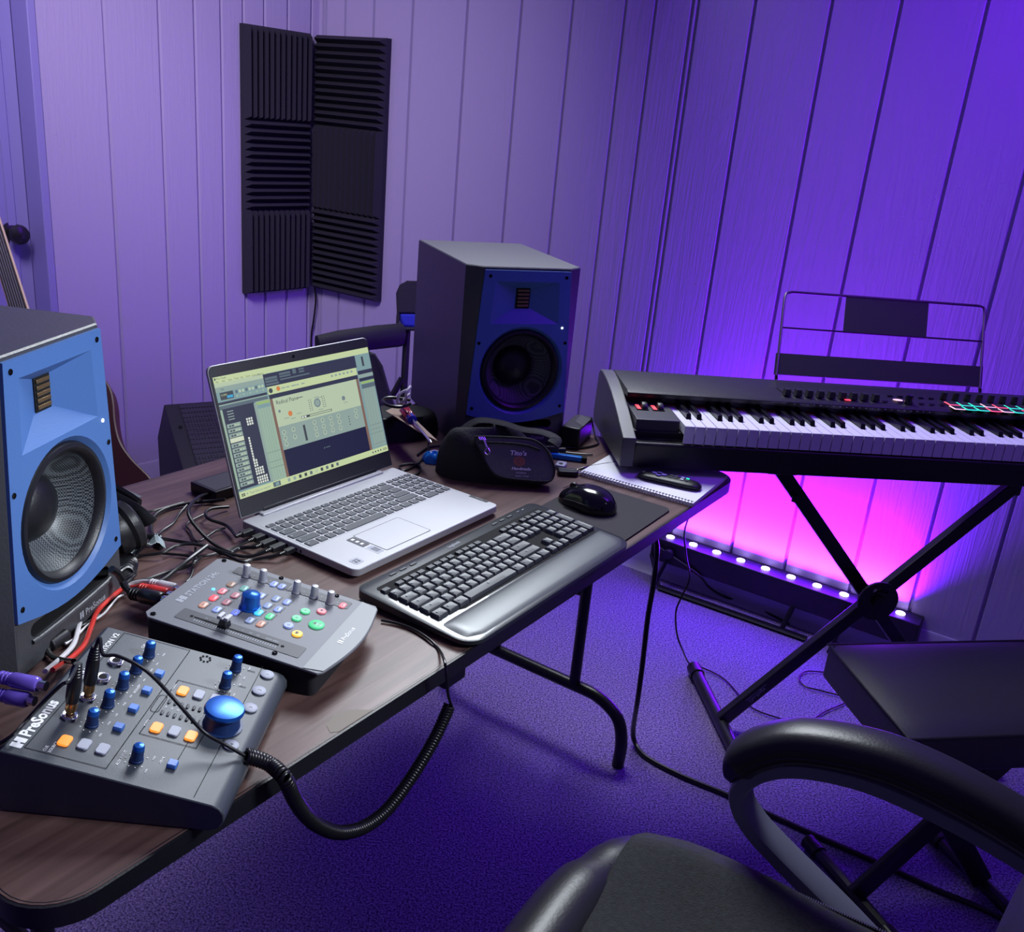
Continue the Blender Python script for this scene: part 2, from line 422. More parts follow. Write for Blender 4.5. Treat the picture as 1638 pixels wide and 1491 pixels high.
# ---- folding table
TU, TN = .30, .6178
TTH = .995
TO = Vector((cos(TTH)*TU-sin(TTH)*TN, sin(TTH)*TU+cos(TTH)*TN, 0))
def tw(x, y, z): return (TO.x+x*cos(TTH)-y*sin(TTH), TO.y+x*sin(TTH)+y*cos(TTH), z)
TLn, TWd = 1.525, .77
tbl = thing('folding_table', 'long dark walnut folding table with black edge carrying the laptop and speakers', 'table', TO, TTH)
oval = rr(TLn-.006, TWd-.006, .055, 8, TLn/2, TWd/2)
b = MB(); b.prism(oval, TZ-.014, TZ)
b.build('table_top', M['wood'], tbl, smooth=20)
b = MB(); o1 = rr(TLn, TWd, .058, 8, TLn/2, TWd/2); n = len(o1)
o0 = rr(TLn-.012, TWd-.012, .052, 8, TLn/2, TWd/2)
R = [[(x, y, z) for x, y in L] for L, z in ((o0, TZ+.0002), (o1, TZ-.001), (o1, TZ-.024), (o0, TZ-.028))]
b.rings(R, cap0=False, cap1=True)
b.build('edge_band', M['black'], tbl)
b = MB(); b.prism(rr(TLn-.05, TWd-.05, .04, 6, TLn/2, TWd/2), TZ-.045, TZ-.027)
b.build('apron', M['black_matte'], tbl)
def leg_frame(x):
    lg = MB(); yc = TWd/2
    path = []
    ya, yb = yc-.255, yc+.255
    path = smooth_path([(x, ya, .0), (x, ya, .07), (x, ya+.02, .125), (x, ya+.075, .155), (x, ya+.14, .158), (x, yc, .158), (x, yb-.14, .158), (x, yb-.075, .155), (x, yb-.02, .125), (x, yb, .07), (x, yb, 0)], 5)
    lg.tube(path, .0145, 12)
    o = lg.build('leg', M['steel'], tbl)
    for s in (-1, 1):
        p = MB(); p.tube([(x, yc+s*.115, .158), (x, yc+s*.115, TZ-.04)], .013, 12)
        p.build('leg_post', M['steel'], o)
    br = MB(); sg = 1 if x < .7 else -1
    br.tube([(x, yc, .40), (x+sg*.30, yc, TZ-.05)], .009, 8); br.tube([(x, yc-.115, .40), (x, yc+.115, .40)], .009, 8)
    br.build('brace', M['steel'], o)
leg_frame(1.425); leg_frame(.14)
b = MB(); b.box(.60, .645, .04, .09, TZ-.085, TZ-.044); b.build('latch_bracket', M['steel'], tbl, bevel=.003)
b = MB(); b.box(.545, .60, TWd-.062, TWd-.004, TZ, TZ+.0006); b.build('tape_patch', M['tape'], tbl)

# ---- acoustic foam tiles: three high on each side of the corner
def foam_tile(name, horizontal, label):
    S = .306; n = 12; d0, d1 = .022, .05; w = S/n
    b = MB(); v = []; f = []
    # backing slab
    b.box(0, S, 0, d0, 0, S)
    for k in range(n):
        a, c = k*w, (k+1)*w; m = (a+c)/2; e = .012
        if horizontal: V = [(0, d0, a), (S, d0, a), (S, d0, c), (0, d0, c), (e, d1, m), (S-e, d1, m)]
        else: V = [(a, d0, S), (a, d0, 0), (c, d0, 0), (c, d0, S), (m, d1, S-e), (m, d1, e)]
        b.add(V, [(0, 1, 5, 4), (2, 3, 4, 5), (1, 2, 5), (3, 0, 4)])
    return b
XB2 = Matrix(((-UB.x, -NB.x, 0, KC.x), (-UB.y, -NB.y, 0, KC.y), (0, 0, 1, 0), (0, 0, 0, 1)))
for side, X, xs, wd in (('left', XL, .060, .285), ('right', XB2, -.012-.340, .340)):
    for k, zz in enumerate((1.312, 1.006, .700)):
        hz = (k == 1) if side == 'left' else (k != 1)
        b = foam_tile('x', hz, '')
        nm = ('topmost', 'middle', 'lowest')[k]
        o = b.build('acoustic_foam_tile', M['foam'], smooth=0)
        o.matrix_world = X @ T(xs, .001, zz) @ Matrix.Diagonal((wd/.306, 1, 1, 1))
        tag(o, 'charcoal foam tile with %s wedges, %s of the three on the %s of the corner' % ('horizontal' if hz else 'vertical', nm, side), 'acoustic foam', 'acoustic foam tiles in the corner')
# thin cord dropping out of the corner foam
b = MB(); P = [onv(x, y, KC-NB*.02, TB) for x, y in ((503, 455), (505, 480), (502, 510), (498, 540), (498, 600), (500, 690))]
b.tube(smooth_path(P), .0035, 6)
tag(b.build('cord', M['rubber']), 'thin black cord hanging down the wall corner below the foam tiles', 'cord')

# ================================================================== SPEAKERS
M['rib'] = mat('bronze_ribbon', (.30, .20, .09), .3, .7)
SW, SD, SH = .2524, .3327, .38
def make_speaker(label, loc, rz):
    t = thing('studio_monitor', label, 'speaker', loc, rz, 'pair of studio monitors on the table')
    def ch(z): return .012+.020*(max(0, (z-.02)/(SH-.02))**1.2)     # chamfer grows towards the top
    def fy(z): return -.022
    R = []
    def ring(z, notch):
        c = ch(z); i = .002 if z in (0, SH) else 0; q = .006; yb = .045 if notch else fy(z)+i
        r = [(SW-i, SD-i, z), (i, SD-i, z), (i, i, z), (c, fy(z)+i, z), (c+q, fy(z)+i, z), (c+q, yb, z), (SW-c-q, yb, z), (SW-c-q, fy(z)+i, z), (SW-c, fy(z)+i, z), (SW-i, i, z)]
        return list(reversed(r))
    for z, nt in ((0, 0), (.004, 0), (.030, 0), (.0301, 1), (.063, 1), (.0631, 0), (.0690, 0), (.0691, 1), (.12, 1), (.18, 1), (.24, 1), (.30, 1), (.35, 1), (SH-.012, 1), (SH-.0119, 0), (SH-.002, 0), (SH, 0)):
        R.append(ring(z, nt))
    b = MB(); b.rings(R)
    b.build('cabinet', M['spk_box'], t, smooth=20)
    # ---- blue baffle plate standing 2 mm proud, with real openings
    WX, WZ, WR = SW/2+.002, .166, .094
    F = Matrix(((1, 0, 0, 0), (0, 0, 1, 0), (0, 1, 0, 0), (0, 0, 0, 1)))   # (x, z, depth) -> (x, y, z)
    out = []
    zt, zb = SH-.006, .074
    for k in range(13):                                 # arc along the bottom
        a = k/12; x = (ch(zb)+.001)*(1-a)+(SW-ch(zb)-.001)*a; out.append((x, zb-.020*sin(pi*a)))
    for k in range(1, 9):
        z = zb+(zt-zb)*k/8; out.append((SW-ch(z)-.001, z))
    for k in range(8, 0, -1):
        z = zb+(zt-zb)*k/8; out.append((ch(z)+.001, z))
    y0 = -.0265
    wg = [(.050, .266), (SW-.050, .266), (SW-.056, SH-.028), (.056, SH-.028)]
    wo = circ(WR, 48, WX, WZ)
    b = MB()
    b.plate(out, [wg, wo], y0, 0, F)
    n = len(out); b.add([(x, y0, z) for x, z in out]+[(x, -.0215, z) for x, z in out], [(i, (i+1) % n, n+(i+1) % n, n+i) for i in range(n)])
    # waveguide: four slopes falling to the ribbon
    wi = [(SW/2-.014, .296), (SW/2+.014, .296), (SW/2+.014, .334), (SW/2-.014, .334)]
    b.add([(x, y0, z) for x, z in wg]+[(x, -.004, z) for x, z in wi], [(i, (i+1) % 4, 4+(i+1) % 4, 4+i) for i in range(4)])
    # dish round the woofer
    n = 48; ro = circ(WR, n, WX, WZ); ri = circ(WR-.008, n, WX, WZ)
    b.add([(x, y0, z) for x, z in ro]+[(x, y0+.009, z) for x, z in ri], [(i, (i+1) % n, n+(i+1) % n, n+i) for i in range(n)])
    baf = b.build('baffle', M['spk_blue'], t, smooth=25)
    # ribbon tweeter
    b = MB(); b.box(SW/2-.015, SW/2+.015, -.006, .004, .294, .336)
    rb = b.build('ribbon_tweeter', M['hole'], t)
    for k in range(5):
        z = .2975+k*.0077
        b = MB(); b.box(SW/2-.0125, SW/2+.0125, -.0085, -.006, z, z+.0048, 0, None, 0)
        b.build('tweeter_slot', M['rib'], rb, bevel=.0008)
    # woofer
    Wm = T(WX, 0, WZ) @ RX(pi/2)
    b = MB(Wm); b.lathe([(.0935, .013), (.090, .0165), (.088, .018), (.085, .0245), (.080, .0255), (.0755, .022), (.073, .015)], 64, open_=True)
    wf = b.build('woofer_surround', M['black'], t)
    b = MB(Wm); b.lathe([(.0735, .016), (.068, .004), (.056, -.012), (.044, -.024), (.038, -.028)], 64, 0, open_=True)
    b.build('cone', M['cone'], t)
    b = MB(Wm); b.lathe([(.043, -.026), (.041, -.018), (.033, -.009), (.018, -.003), (0, -.001)], 40)
    b.build('dust_cap', M['black'], t)
    # screws, LED
    for (x, z) in ((.044, SH-.018), (SW-.042, SH-.018), (.030, .226), (SW-.030, .226), (.025, .088), (SW-.027, .088)):
        b = MB(T(x, y0, z) @ RX(pi/2)); b.lathe([(.0036, 0), (.0036, .0006), (.0018, .0004), (0, .0002)], 12)
        b.build('screw', M['screw'], baf)
    b = MB(T(SW*.84, y0, .258) @ RX(pi/2)); b.lathe([(.0024, 0), (.0022, .001), (0, .0015)], 12); b.build('power_led', M['white_led'], baf)
    # port
    b = MB(); 
    po = rr(.17, .018, .009, 6, SW/2, .048)
    b.plate([(ch(.03)+.003, .0295), (SW-ch(.03)-.003, .0295), (SW-ch(.06)-.003, .0635), (ch(.06)+.003, .0635)], [po], -.0222, 0, F)
    n = len(po); b.add([(x, -.0222, z) for x, z in po]+[(SW/2+(x-SW/2)*.97, .02, .048+(z-.048)*.6) for x, z in po], [(i, (i+1) % n, n+(i+1) % n, n+i) for i in range(n)]+[tuple(range(n, 2*n))], 1)
    b.build('bass_port', [M['spk_box'], M['hole']], t)
    b = MB(); P = [(x, -.0235-.0022*sin(pi*k/16)**.3, z) for k, (x, z) in enumerate([(SW/2-.085+.17*k/16, .036-.001*sin(pi*k/16)) for k in range(17)])]
    b.tube(P, .0030, 8); b.build('port_lip', M['spk_box'], t)
    # lettering on the foot
    b = MB(F); b.text('PreSonus', SW*.60, .0125, .0125, -.0228, 0, bold=.02)
    b.box(SW*.60-.013, SW*.60-.0095, .0125, .022, -.0228, -.0226); b.box(SW*.60-.008, SW*.60-.0045, .0125, .022, -.0228, -.0226); b.box(SW*.60-.0095, SW*.60-.008, .016, .0175, -.0228, -.0226)
    b.build('logo', M['ink_grey'], t, smooth=0)
    return t
a = 1.464
tr = Vector((-.540, 1.165, TZ))
make_speaker('blue-fronted studio monitor at the left end of the table, cut by the frame edge', tr-Vector((cos(a), sin(a), 0))*SW, a)
make_speaker('studio monitor at the far end of the table, its blue front in shadow', (-.128, 1.8965, TZ), .4067)

# ================================================================== LAPTOP
LO = (-.2133, 1.2434, TZ); LT = .9924; LW, LD, LH = .361, .251, .018
lap = thing('laptop', 'silver laptop with its screen open, showing music software', 'laptop', LO, LT)
LZ0 = .0035
b = MB()
# wedge base: thinner at the front
zf = lambda x, y: LH-.0+0*y
po = rr(LW, LD, (.012, .012, .006, .006), 6, LW/2, LD/2); pi_ = rr(LW-.008, LD-.006, (.012, .012, .004, .004), 6, LW/2, LD/2+.002)
b.rings([[(x, y, LZ0+.0005) for x, y in pi_], [(x, y, .007 if y < .1 else .0055) for x, y in po], [(x, y, LH-.001) for x, y in po], [(x, y, LH) for x, y in rr(LW-.002, LD-.002, (.011, .011, .005, .005), 6, LW/2, LD/2)]])
b.build('base', M['silver'], lap)
for x in (.04, LW-.04):
    for y in (.02, LD-.03):
        b = MB(); b.prism(circ(.008, 16, x, y), .0006, LZ0+.001); b.build('rubber_foot', M['black_matte'], lap)
b = MB(); b.box(.036, LW-.036, .240, .262, LH-.006, LH+.0035); b.build('hinge_cover', M['silver'], lap, bevel=.002)
# recessed deck area and keys
b = MB(); b.prism(rr(.350, .116, .004, 4, .1815, .160), LH, LH+.0003); b.build('keyboard_deck', M['silver'], lap)
kc = {}
def flat_key(w, d, h=.0014, t=.0008):
    k = (round(w, 4), round(d, 4))
    if k not in kc:
        q = MB(); q.prism(rr(w, d, .0022, 3), 0, h, inset=t); kc[k] = q.mesh('laptop_keycap', M['keygrey'], 30)
    return kc[k]
leg = MB()
def lkey(x0, w, y, d):
    inst('key', flat_key(w-.003, d-.003), lap, (x0+w/2, y+d/2, LH+.0003))
    leg.box(x0+.005, x0+.008, y+d/2, y+d/2+.003, LH+.0018, LH+.0019)
KX0, KY0 = .0085, .103; U = .0187; NPX = .0085+15*.0187+.0028
NW = (.3565-NPX)/4
def row(y, d, widths, numw=None):
    x = KX0
    for w in widths: lkey(x, w*U, y, d); x += w*U
    if numw:
        x = NPX
        for w in numw: lkey(x, w*NW, y, d); x += w*NW
row(KY0, .0187, [1.25, 1, 1, 1, 5.25, 1, 1.25, 1.25, 1, 1], [2, 1, 1])
row(KY0+.0187, .0187, [2.3]+[1]*10+[2.7], [1, 1, 1, 1])
row(KY0+.0374, .0187, [1.8]+[1]*11+[2.2], [1, 1, 1, 1])
row(KY0+.0561, .0187, [1.5]+[1]*12+[1.5], [1, 1, 1, 1])
row(KY0+.0748, .0187, [1]*13+[2], [1, 1, 1, 1])
row(KY0+.0935, .0130, [15/14.]*14, [1, 1, 1, 1])
leg.build('key_legends', M['ink_grey'], lap, smooth=0)
# touchpad, stickers, badge
b = MB(); b.prism(rr(.105, .070, .003, 4, .137, .051), LH, LH+.0004); b.build('touchpad', M['silver'], lap)
b = MB(); q = rr(.108, .073, .004, 4, .137, .051); q2 = rr(.105, .070, .003, 4, .137, .051)
n = len(q); b.add([(x, y, LH+.00025) for x, y in q]+[(x, y, LH+.00025) for x, y in q2], [(i, (i+1) % n, n+(i+1) % n, n+i) for i in range(n)]); b.build('touchpad_gap', M['silver_dark'], lap)
b = MB(); b.prism(rr(.016, .036, .002, 3, .0735, .066), LH, LH+.0004, 0); b.prism(rr(.016, .032, .002, 3, .0735, .0295), LH, LH+.0004, 1); b.prism(rr(.0135, .029, .002, 3, .0735, .0295), LH, LH+.00045, 2)
for k in range(3): b.box(.0705, .0765, .055+k*.010, .060+k*.010, LH+.0004, LH+.0005, 1)
for k in range(4): b.box(.069+k*.003, .0705+k*.003, .022, .036, LH+.0004, LH+.0006, 0)
b.build('spec_sticker', [M['silver_dark'], M['white'], M['grey_btn']], lap)['label'] = 'black and white specification sticker'
b = MB(); b.prism(rr(.017, .017, .002, 3, .024, .022), LH, LH+.0004, 0)
b.box(.018, .030, .0245, .0265, LH+.0004, LH+.0005, 1); b.box(.019, .023, .017, .023, LH+.0004, LH+.0005, 1); b.box(.025, .029, .017, .0225, LH+.0004, LH+.0005, 1)
b.build('round_sticker', [M['grey_btn'], M['silver_dark']], lap)
b = MB(); b.box(LW-.0085, LW+.0002, .022, .062, LH-.0005, LH+.0004, 0); b.text('Lenovo', LW-.0025, .032, .0058, LH+.0005, 1, ang=pi/2)
b.build('brand_badge', [M['bezel'], M['ink_grey']], lap, smooth=0)
for k in range(2):
    b = MB(); b.lathe([(.0012, 0), (.001, .0006), (0, .0007)], 10, X=T(LW-.022+k*.006, .242, LH)); b.build('status_led', M['white'], lap)
# side ports
b = MB()
for y, w in ((.222, .008), (.196, .015), (.172, .013), (.150, .013), (.128, .010), (.115, .003)): b.box(-.0004, .004, y-w/2, y+w/2, .0075, .0125)
b.build('side_port', M['hole'], lap)
# ---- lid
PH = .32; HH = .246
LM = T(0, .250, .0215) @ RX(-PH) @ Matrix(((1, 0, 0, 0), (0, 0, 1, 0), (0, 1, 0, 0), (0, 0, 0, 1)))   # (x, height, back) 
b = MB(LM); b.prism(rr(LW, HH, (.002, .002, .011, .011), 6, LW/2, HH/2), .0012, .0065)
lid = b.build('lid', M['silver'], lap, bevel=.001)
b = MB(LM); b.prism(rr(LW-.003, HH-.003, (.002, .002, .010, .010), 6, LW/2, HH/2), .0, .0013)
bz = b.build('bezel', M['bezel'], lid)
b = MB(LM); b.box(.045, LW-.045, -.006, .006, -.001, .009); b.build('hinge', M['black'], lid, bevel=.002)
b = MB(LM); b.prism(circ(.0026, 16, LW/2-.004, HH-.0095), -.0006, .0004); b.build('webcam', M['black_gloss'], bz)
SX0, SX1, SY0, SY1 = .0055, LW-.0045, .0305, HH-.0185
SWd, SHt = SX1-SX0, SY1-SY0
cols = {'bg': (.16, .24, .24), 'tbar': (.52, .62, .34), 'tool': (.20, .32, .33), 'dark': (.030, .035, .065), 'navy': (.012, .014, .045), 'mid': (.10, .14, .17),
        'pale': (.30, .42, .33), 'paler': (.44, .54, .38), 'grey': (.26, .35, .32), 'sel': (.60, .66, .50), 'wood': (.20, .12, .09), 'blue': (.05, .35, .62), 'or': (.60, .20, .06), 'white': (.7, .75, .68), 'ink': (.05, .06, .07), 'green': (.30, .45, .15), 'grid': (.11, .18, .17), 'knob': (.17, .22, .24)}
names = list(cols); sm = []
for k in names:
    m = bpy.data.materials.new('screen_'+k); m.use_nodes = True; nt = m.node_tree; p = nt.nodes['Principled BSDF']
    p.inputs['Base Color'].default_value = (.01, .01, .01, 1); p.inputs['Roughness'].default_value = .35
    p.inputs['Emission Color'].default_value = (*cols[k], 1); p.inputs['Emission Strength'].default_value = 1.0
    sm.append(m)
ci = {k: i for i, k in enumerate(names)}
s = MB(LM); lay = [0]
def SR(u0, v0, u1, v1, c, l=1):
    z = -.0002-.00006*l
    s.add([(SX0+u*SWd, SY1-v*SHt, z) for u, v in ((u0, v1), (u1, v1), (u1, v0), (u0, v0))], [(0, 1, 2, 3)], ci[c])
def SC(u, v, r, c, l=4, n=16):
    s.add([(SX0+u*SWd+r*cos(2*pi*k/n), SY1-v*SHt+r*sin(2*pi*k/n), -.0002-.00006*l) for k in range(n)], [tuple(range(n))], ci[c])
def ST(t, u, v, h, c, l=5, w=None): s.text(t, SX0+u*SWd, SY1-v*SHt, h, -.0002-.00006*l, ci[c], width=w)
SR(0, 0, 1, 1, 'tool', 0)
SR(0, 0, 1, .052, 'tbar'); SR(0, .052, .30, .085, 'paler'); ST('Pro Tools', .02, .024, .0045, 'ink')
SR(.006, .008, .014, .026, 'ink', 2)
for k, t in enumerate(('File', 'Edit', 'View', 'Track', 'Clip', 'Event', 'AudioSuite', 'Options')): ST(t, .012+.034*k, .048+.004*(k > 5), .0038, 'ink')
SR(0, .085, .30, .125, 'grey'); ST('Edit', .03, .112, .004, 'ink')
SR(.018, .130, .092, .19, 'ink', 2); SR(.055, .160, .088, .182, 'blue', 3); ST('1|1|000', .024, .158, .004, 'tbar', 4)
for k in range(9): SR(.105+.019*k, .135, .118+.019*k, .158, 'paler' if k % 3 else 'mid', 2)
for k in range(9): SR(.105+.019*k, .172, .116+.019*k, .188, 'grey' if k % 2 else 'pale', 2)
SR(0, .205, .28, .225, 'dark', 2); SR(0, .235, .28, .262, 'mid', 2); SR(0, .225, .28, .232, 'pale', 2)
# left column lists
SR(.0, .262, .195, .93, 'dark', 2); SR(.0, .265, .012, .92, 'pale', 3); SR(.19, .27, .205, .93, 'grey', 3)
for k in range(4): SR(.035, .285+.022*k, .07, .292+.022*k, 'grey', 3)
for k in range(13):
    v = .385+.0405*k; SR(.018, v, .095, v+.036, 'sel' if k == 3 else 'grey', 3)
    if k != 3:
        SR(.018, v+.0, .095, v+.003, 'dark', 4)
        for q in range(4): SR(.03+.015*q, v+.015, .040+.015*q, v+.028, 'ink' if q < 2 else 'paler', 5)
for (u, v, nx, ny) in ((.130, .375, 3, 3), (.118, .53, 1, 9), (.118, .72, 2, 3), (.118, .79, 4, 3), (.118, .865, 5, 3)):
    for i in range(nx):
        for j in range(ny): SR(u+.013*i, v+.022*j, u+.009+.013*i, v+.017+.022*j, 'white', 4)
SR(.205, .262, .288, .965, 'pale', 3); SR(.207, .270, .286, .290, 'green', 4); SR(.207, .292, .286, .325, 'tool', 4)
for v in (.70, .78, .83): SR(.205, v, .288, v+.003, 'grid', 5)
for k in range(5): SR(.21+.015*k, .33, .2108+.015*k, .93, 'grid', 4)
# dark session window behind the plug-in
SR(.278, .055, .892, .165, 'dark', 3)
for (u, v, w, h) in ((.285, .085, .075, .022), (.285, .112, .075, .018), (.285, .138, .08, .016), (.375, .07, .07, .018), (.375, .095, .07, .014), (.46, .06, .022, .04), (.50, .065, .035, .014), (.50, .088, .035, .014), (.375, .12, .19, .012)): SR(u, v, u+w, v+h, 'mid', 4)
# plug-in window
SR(.288, .165, .885, .232, 'tbar', 4); SC(.305, .200, .0042, 'ink', 5); SC(.352, .196, .0040, 'or', 5); [SR(.370+.032*k, .194, .370+.032*k+(.026, .020, .029, .016, .022)[k], .204, 'grey', 5) for k in range(5)]
for k in range(6): SR(.70+.028*k, .182, .716+.028*k, .200, 'grey', 5)
SR(.288, .232, .885, .268, 'dark', 4)
SR(.288, .268, .304, .955, 'wood', 4); SR(.868, .268, .885, .955, 'wood', 4)
SR(.304, .268, .868, .515, 'pale', 4); SR(.304, .268, .868, .515, 'paler', 5)
ST('Radical Piano', .322, .325, .0095, 'ink', 6, .048)
SR(.452, .308, .49, .314, 'ink', 6)
SC(.330, .385, .0026, 'knob', 6); SC(.392, .425, .0046, 'or', 6); SC(.575, .393, .0078, 'knob', 6); SC(.575, .393, .0055, 'grey', 7); SC(.755, .410, .0042, 'knob', 6)
for i in range(2):
    for j in range(6): SC(.535-.013*i, .355+.018*j, .0009, 'ink', 6, 8); SC(.612+.013*i, .350+.018*j, .0009, 'ink', 6, 8)
SR(.455, .475, .660, .495, 'ink', 6); SR(.510, .479, .656, .491, 'paler', 7)
SR(.458, .478, .470, .492, 'white', 7); SR(.475, .478, .487, .492, 'white', 7)
for (u, v) in ((.35, .455), (.43, .44), (.39, .47), (.56, .34), (.58, .35), (.575, .455), (.75, .45)): SR(u, v, u+.03, v+.004, 'knob', 6)
SR(.304, .515, .868, .715, 'grey', 5)
SR(.452, .55, .466, .69, 'ink', 6)
for (u, v) in [(.33, .57), (.33, .62), (.33, .67), (.39, .565), (.39, .63)]+[(.53+.055*i, .555+.055*j) for i in range(4) for j in range(3)]+[(.82, .55), (.82, .60)]: SC(u, v, .0042, 'paler', 6); SC(u, v, .0030, 'grey', 7); SR(u-.001, v-.015, u+.001, v, 'ink', 8)
for k in range(4): SC(.765, .585+.024*k, .0012, 'ink', 6, 8)
SR(.304, .715, .868, .955, 'navy', 5); SC(.560, .797, .0014, 'mid', 6); SR(.570, .793, .60, .800, 'mid', 6)
# right-hand strip
SR(.892, .055, 1, .20, 'tool', 2); SR(.935, .075, .950, .165, 'ink', 3)
SR(.892, .20, 1, .235, 'dark', 3); SR(.892, .235, 1, .265, 'grey', 3); SR(.892, .27, 1, .30, 'dark', 3); SR(.90, .305, 1, .325, 'green', 3); SR(.90, .33, 1, .37, 'mid', 3)
SR(.90, .37, .99, .93, 'grey', 3)
for v in (.72, .76, .80, .90): SR(.90, v, .99, v+.003, 'grid', 4)
for k in range(4): SR(.905+.02*k, .37, .906+.02*k, .93, 'grid', 4)
# task bar
SR(0, .945, 1, 1, 'tbar', 6); ST('Type here to search', .058, .982, .0052, 'knob', 7)
SR(.012, .962, .021, .972, 'ink', 7); SR(.023, .962, .032, .972, 'ink', 7); SR(.012, .975, .021, .985, 'ink', 7); SR(.023, .975, .032, .985, 'ink', 7)
SC(.045, .972, .0014, 'grey', 7); SR(.20, .952, .245, .992, 'mid', 7); SR(.215, .958, .235, .985, 'tool', 8)
for k, c in enumerate(('grey', 'grey', 'ink', 'ink', 'mid', 'paler', 'ink', 'mid', 'ink', 'mid')): SR(.29+.036*k, .958, .306+.036*k, .986, c, 7)
for k in range(4): SR(.88+.02*k, .964, .888+.02*k, .980, 'ink', 7)
SR(.962, .964, .990, .969, 'ink', 7); SR(.960, .976, .992, .981, 'ink', 7)
sc_ = s.build('screen', sm, bz, smooth=0)

# ================================================================== WIRELESS KEYBOARD
KO, KT = (-.0294, 1.0747, TZ+.0006), 1.0
KW, KD = .4542, .2088
kb = thing('computer_keyboard', 'black full-size computer keyboard with a satin palm rest at the table edge', 'keyboard', KO, KT)
KH = .0165
def kz(x, y): return .0125+.008*min(1, max(0, (y-.02)/(KD-.02)))
b = MB()
ol = rr(KW, KD, (.030, .034, .016, .016), 7, KW/2, KD/2)
il = rr(KW-.010, KD-.008, (.027, .031, .013, .013), 7, KW/2, KD/2)
b.rings([[(x, y, .002) for x, y in il], [(x, y, .0055) for x, y in ol], [(x, y, kz(x, y)-.0015) for x, y in ol], [(x, y, kz(x, y)) for x, y in il]])
b.build('shell', M['kb_body'], kb)
# palm rest: a swollen satin band along the front
b = MB()
def pr_(u, v):
    x = .008+(KW-.016)*u; y = .006+.056*v
    e = min(1, sin(pi*min(.999, max(.001, v)))**.5)*min(1, (1-abs(2*u-1))*14)**.5
    ry = 0 if .07 < u < .93 else 0
    if u < .06 and v < .5: y += (.06-u)/.06*(.5-v)*.024
    if u > .94 and v < .5: y += (u-.94)/.06*(.5-v)*.028
    return (x, y, kz(x, y)-.0005+.0045*e)
b.grid(pr_, 60, 12); b.build('palm_rest', M['kb_rest'], kb, smooth=60)
b = MB(); b.prism(rr(KW-.036, .122, .005, 4, KW/2, .064+.061), lambda x, y: kz(x, y)-.001, lambda x, y: kz(x, y)+.0004); b.build('key_bed', M['hole'], kb)
kk = {}
def dish_key(w, d, h=.0062, t=.0020):
    k = (round(w, 4), round(d, 4), h)
    if k not in kk:
        q = MB()
        q.rings([[(x, y, 0) for x, y in rr(w, d, .0012, 2)], [(x, y, h*.82) for x, y in rr(w-t*1.1, d-t*1.1, .0015, 2)], [(x, y, h) for x, y in rr(w-t*1.9, d-t*1.9, .0018, 2)], [(x, y, h-.0006) for x, y in rr((w-t)*.6, (d-t)*.6, .0018, 2)]])
        kk[k] = q.mesh('desktop_keycap', M['kb_key'], 28)
    return kk[k]
kleg = MB(); KB_TILT = atan2(.008, KD-.02)
def dkey(x0, w, y, d, h=.0062, nm='key'):
    cx, cy = x0+w/2, y+d/2
    inst(nm, dish_key(w-.0014, d-.0014, h), kb, (cx, cy, kz(cx, cy)), (KB_TILT, 0, 0))
    z = kz(cx, cy)+h+.0003
    kleg.box(cx-.0038, cx-.0012, cy+.001, cy+.0036, z, z+.0001, 0)
U = .01905; KX = .016; Y0 = .0685
NVX = KX+15*U+.0035; NMX = NVX+3*.0182+.0035; NU = (KW-.014-NMX)/4; NV = .0182
def krow(y, d, ws, nav=None, num=None):
    x = KX
    for w in ws: dkey(x, w*U, y, d); x += w*U
    if nav:
        for k in nav: dkey(NVX+k*NV, NV, y, d)
    if num:
        x = NMX
        for w in num: dkey(x, w*NU, y, d); x += w*NU
RH = .0188
krow(Y0, RH, [1.25, 1.25, 1.25, 6.25, 1.25, 1.25, 1.25, 1.25], [0, 1, 2], [2, 1])
krow(Y0+RH, RH, [2.25]+[1]*10+[2.75], [1], [1, 1, 1])
krow(Y0+2*RH, RH, [1.75]+[1]*11+[2.25], None, [1, 1, 1])
krow(Y0+3*RH, RH, [1.5]+[1]*12+[1.5], [0, 1, 2], [1, 1, 1])
krow(Y0+4*RH, RH, [1]*13+[2], [0, 1, 2], [1, 1, 1, 1])
dkey(NMX+3*NU, NU, Y0, 2*RH); dkey(NMX+3*NU, NU, Y0+2*RH, 2*RH)
# small function and media keys: one part, past the hundred largest
sm_ = MB()
yf = Y0+5*RH+.004
fx = [KX]+[KX+.030+k*.0158 for k in range(4)]+[KX+.100+k*.0158 for k in range(4)]+[KX+.170+k*.0158 for k in range(4)]+[NVX+k*.0155 for k in range(3)]+[NMX+k*.0158 for k in range(4)]
for x in fx:
    z = kz(x, yf); sm_.box(x+.0008, x+.0146, yf, yf+.0095, z, z+.0042, taper=.0010)
for k, x in enumerate([.062, .085, .108, .318, .340, .362]):
    z = kz(x, .200); sm_.box(x, x+.0125, .1955, .1990, z, z+.0012)
q = sm_.build('function_key', M['kb_key'], kb); q['kind'] = 'stuff'
kleg.text('logitech', .199, .1935, .0090, kz(.2, .195)+.0004, 0, bold=.02)
for (x, y) in ((.395, .200), (.408, .199)): kleg.box(x, x+.006, y-.001, y+.0005, kz(x, y)+.0002, kz(x, y)+.0004)
kleg.build('key_legends', M['ink_grey'], kb, smooth=0)

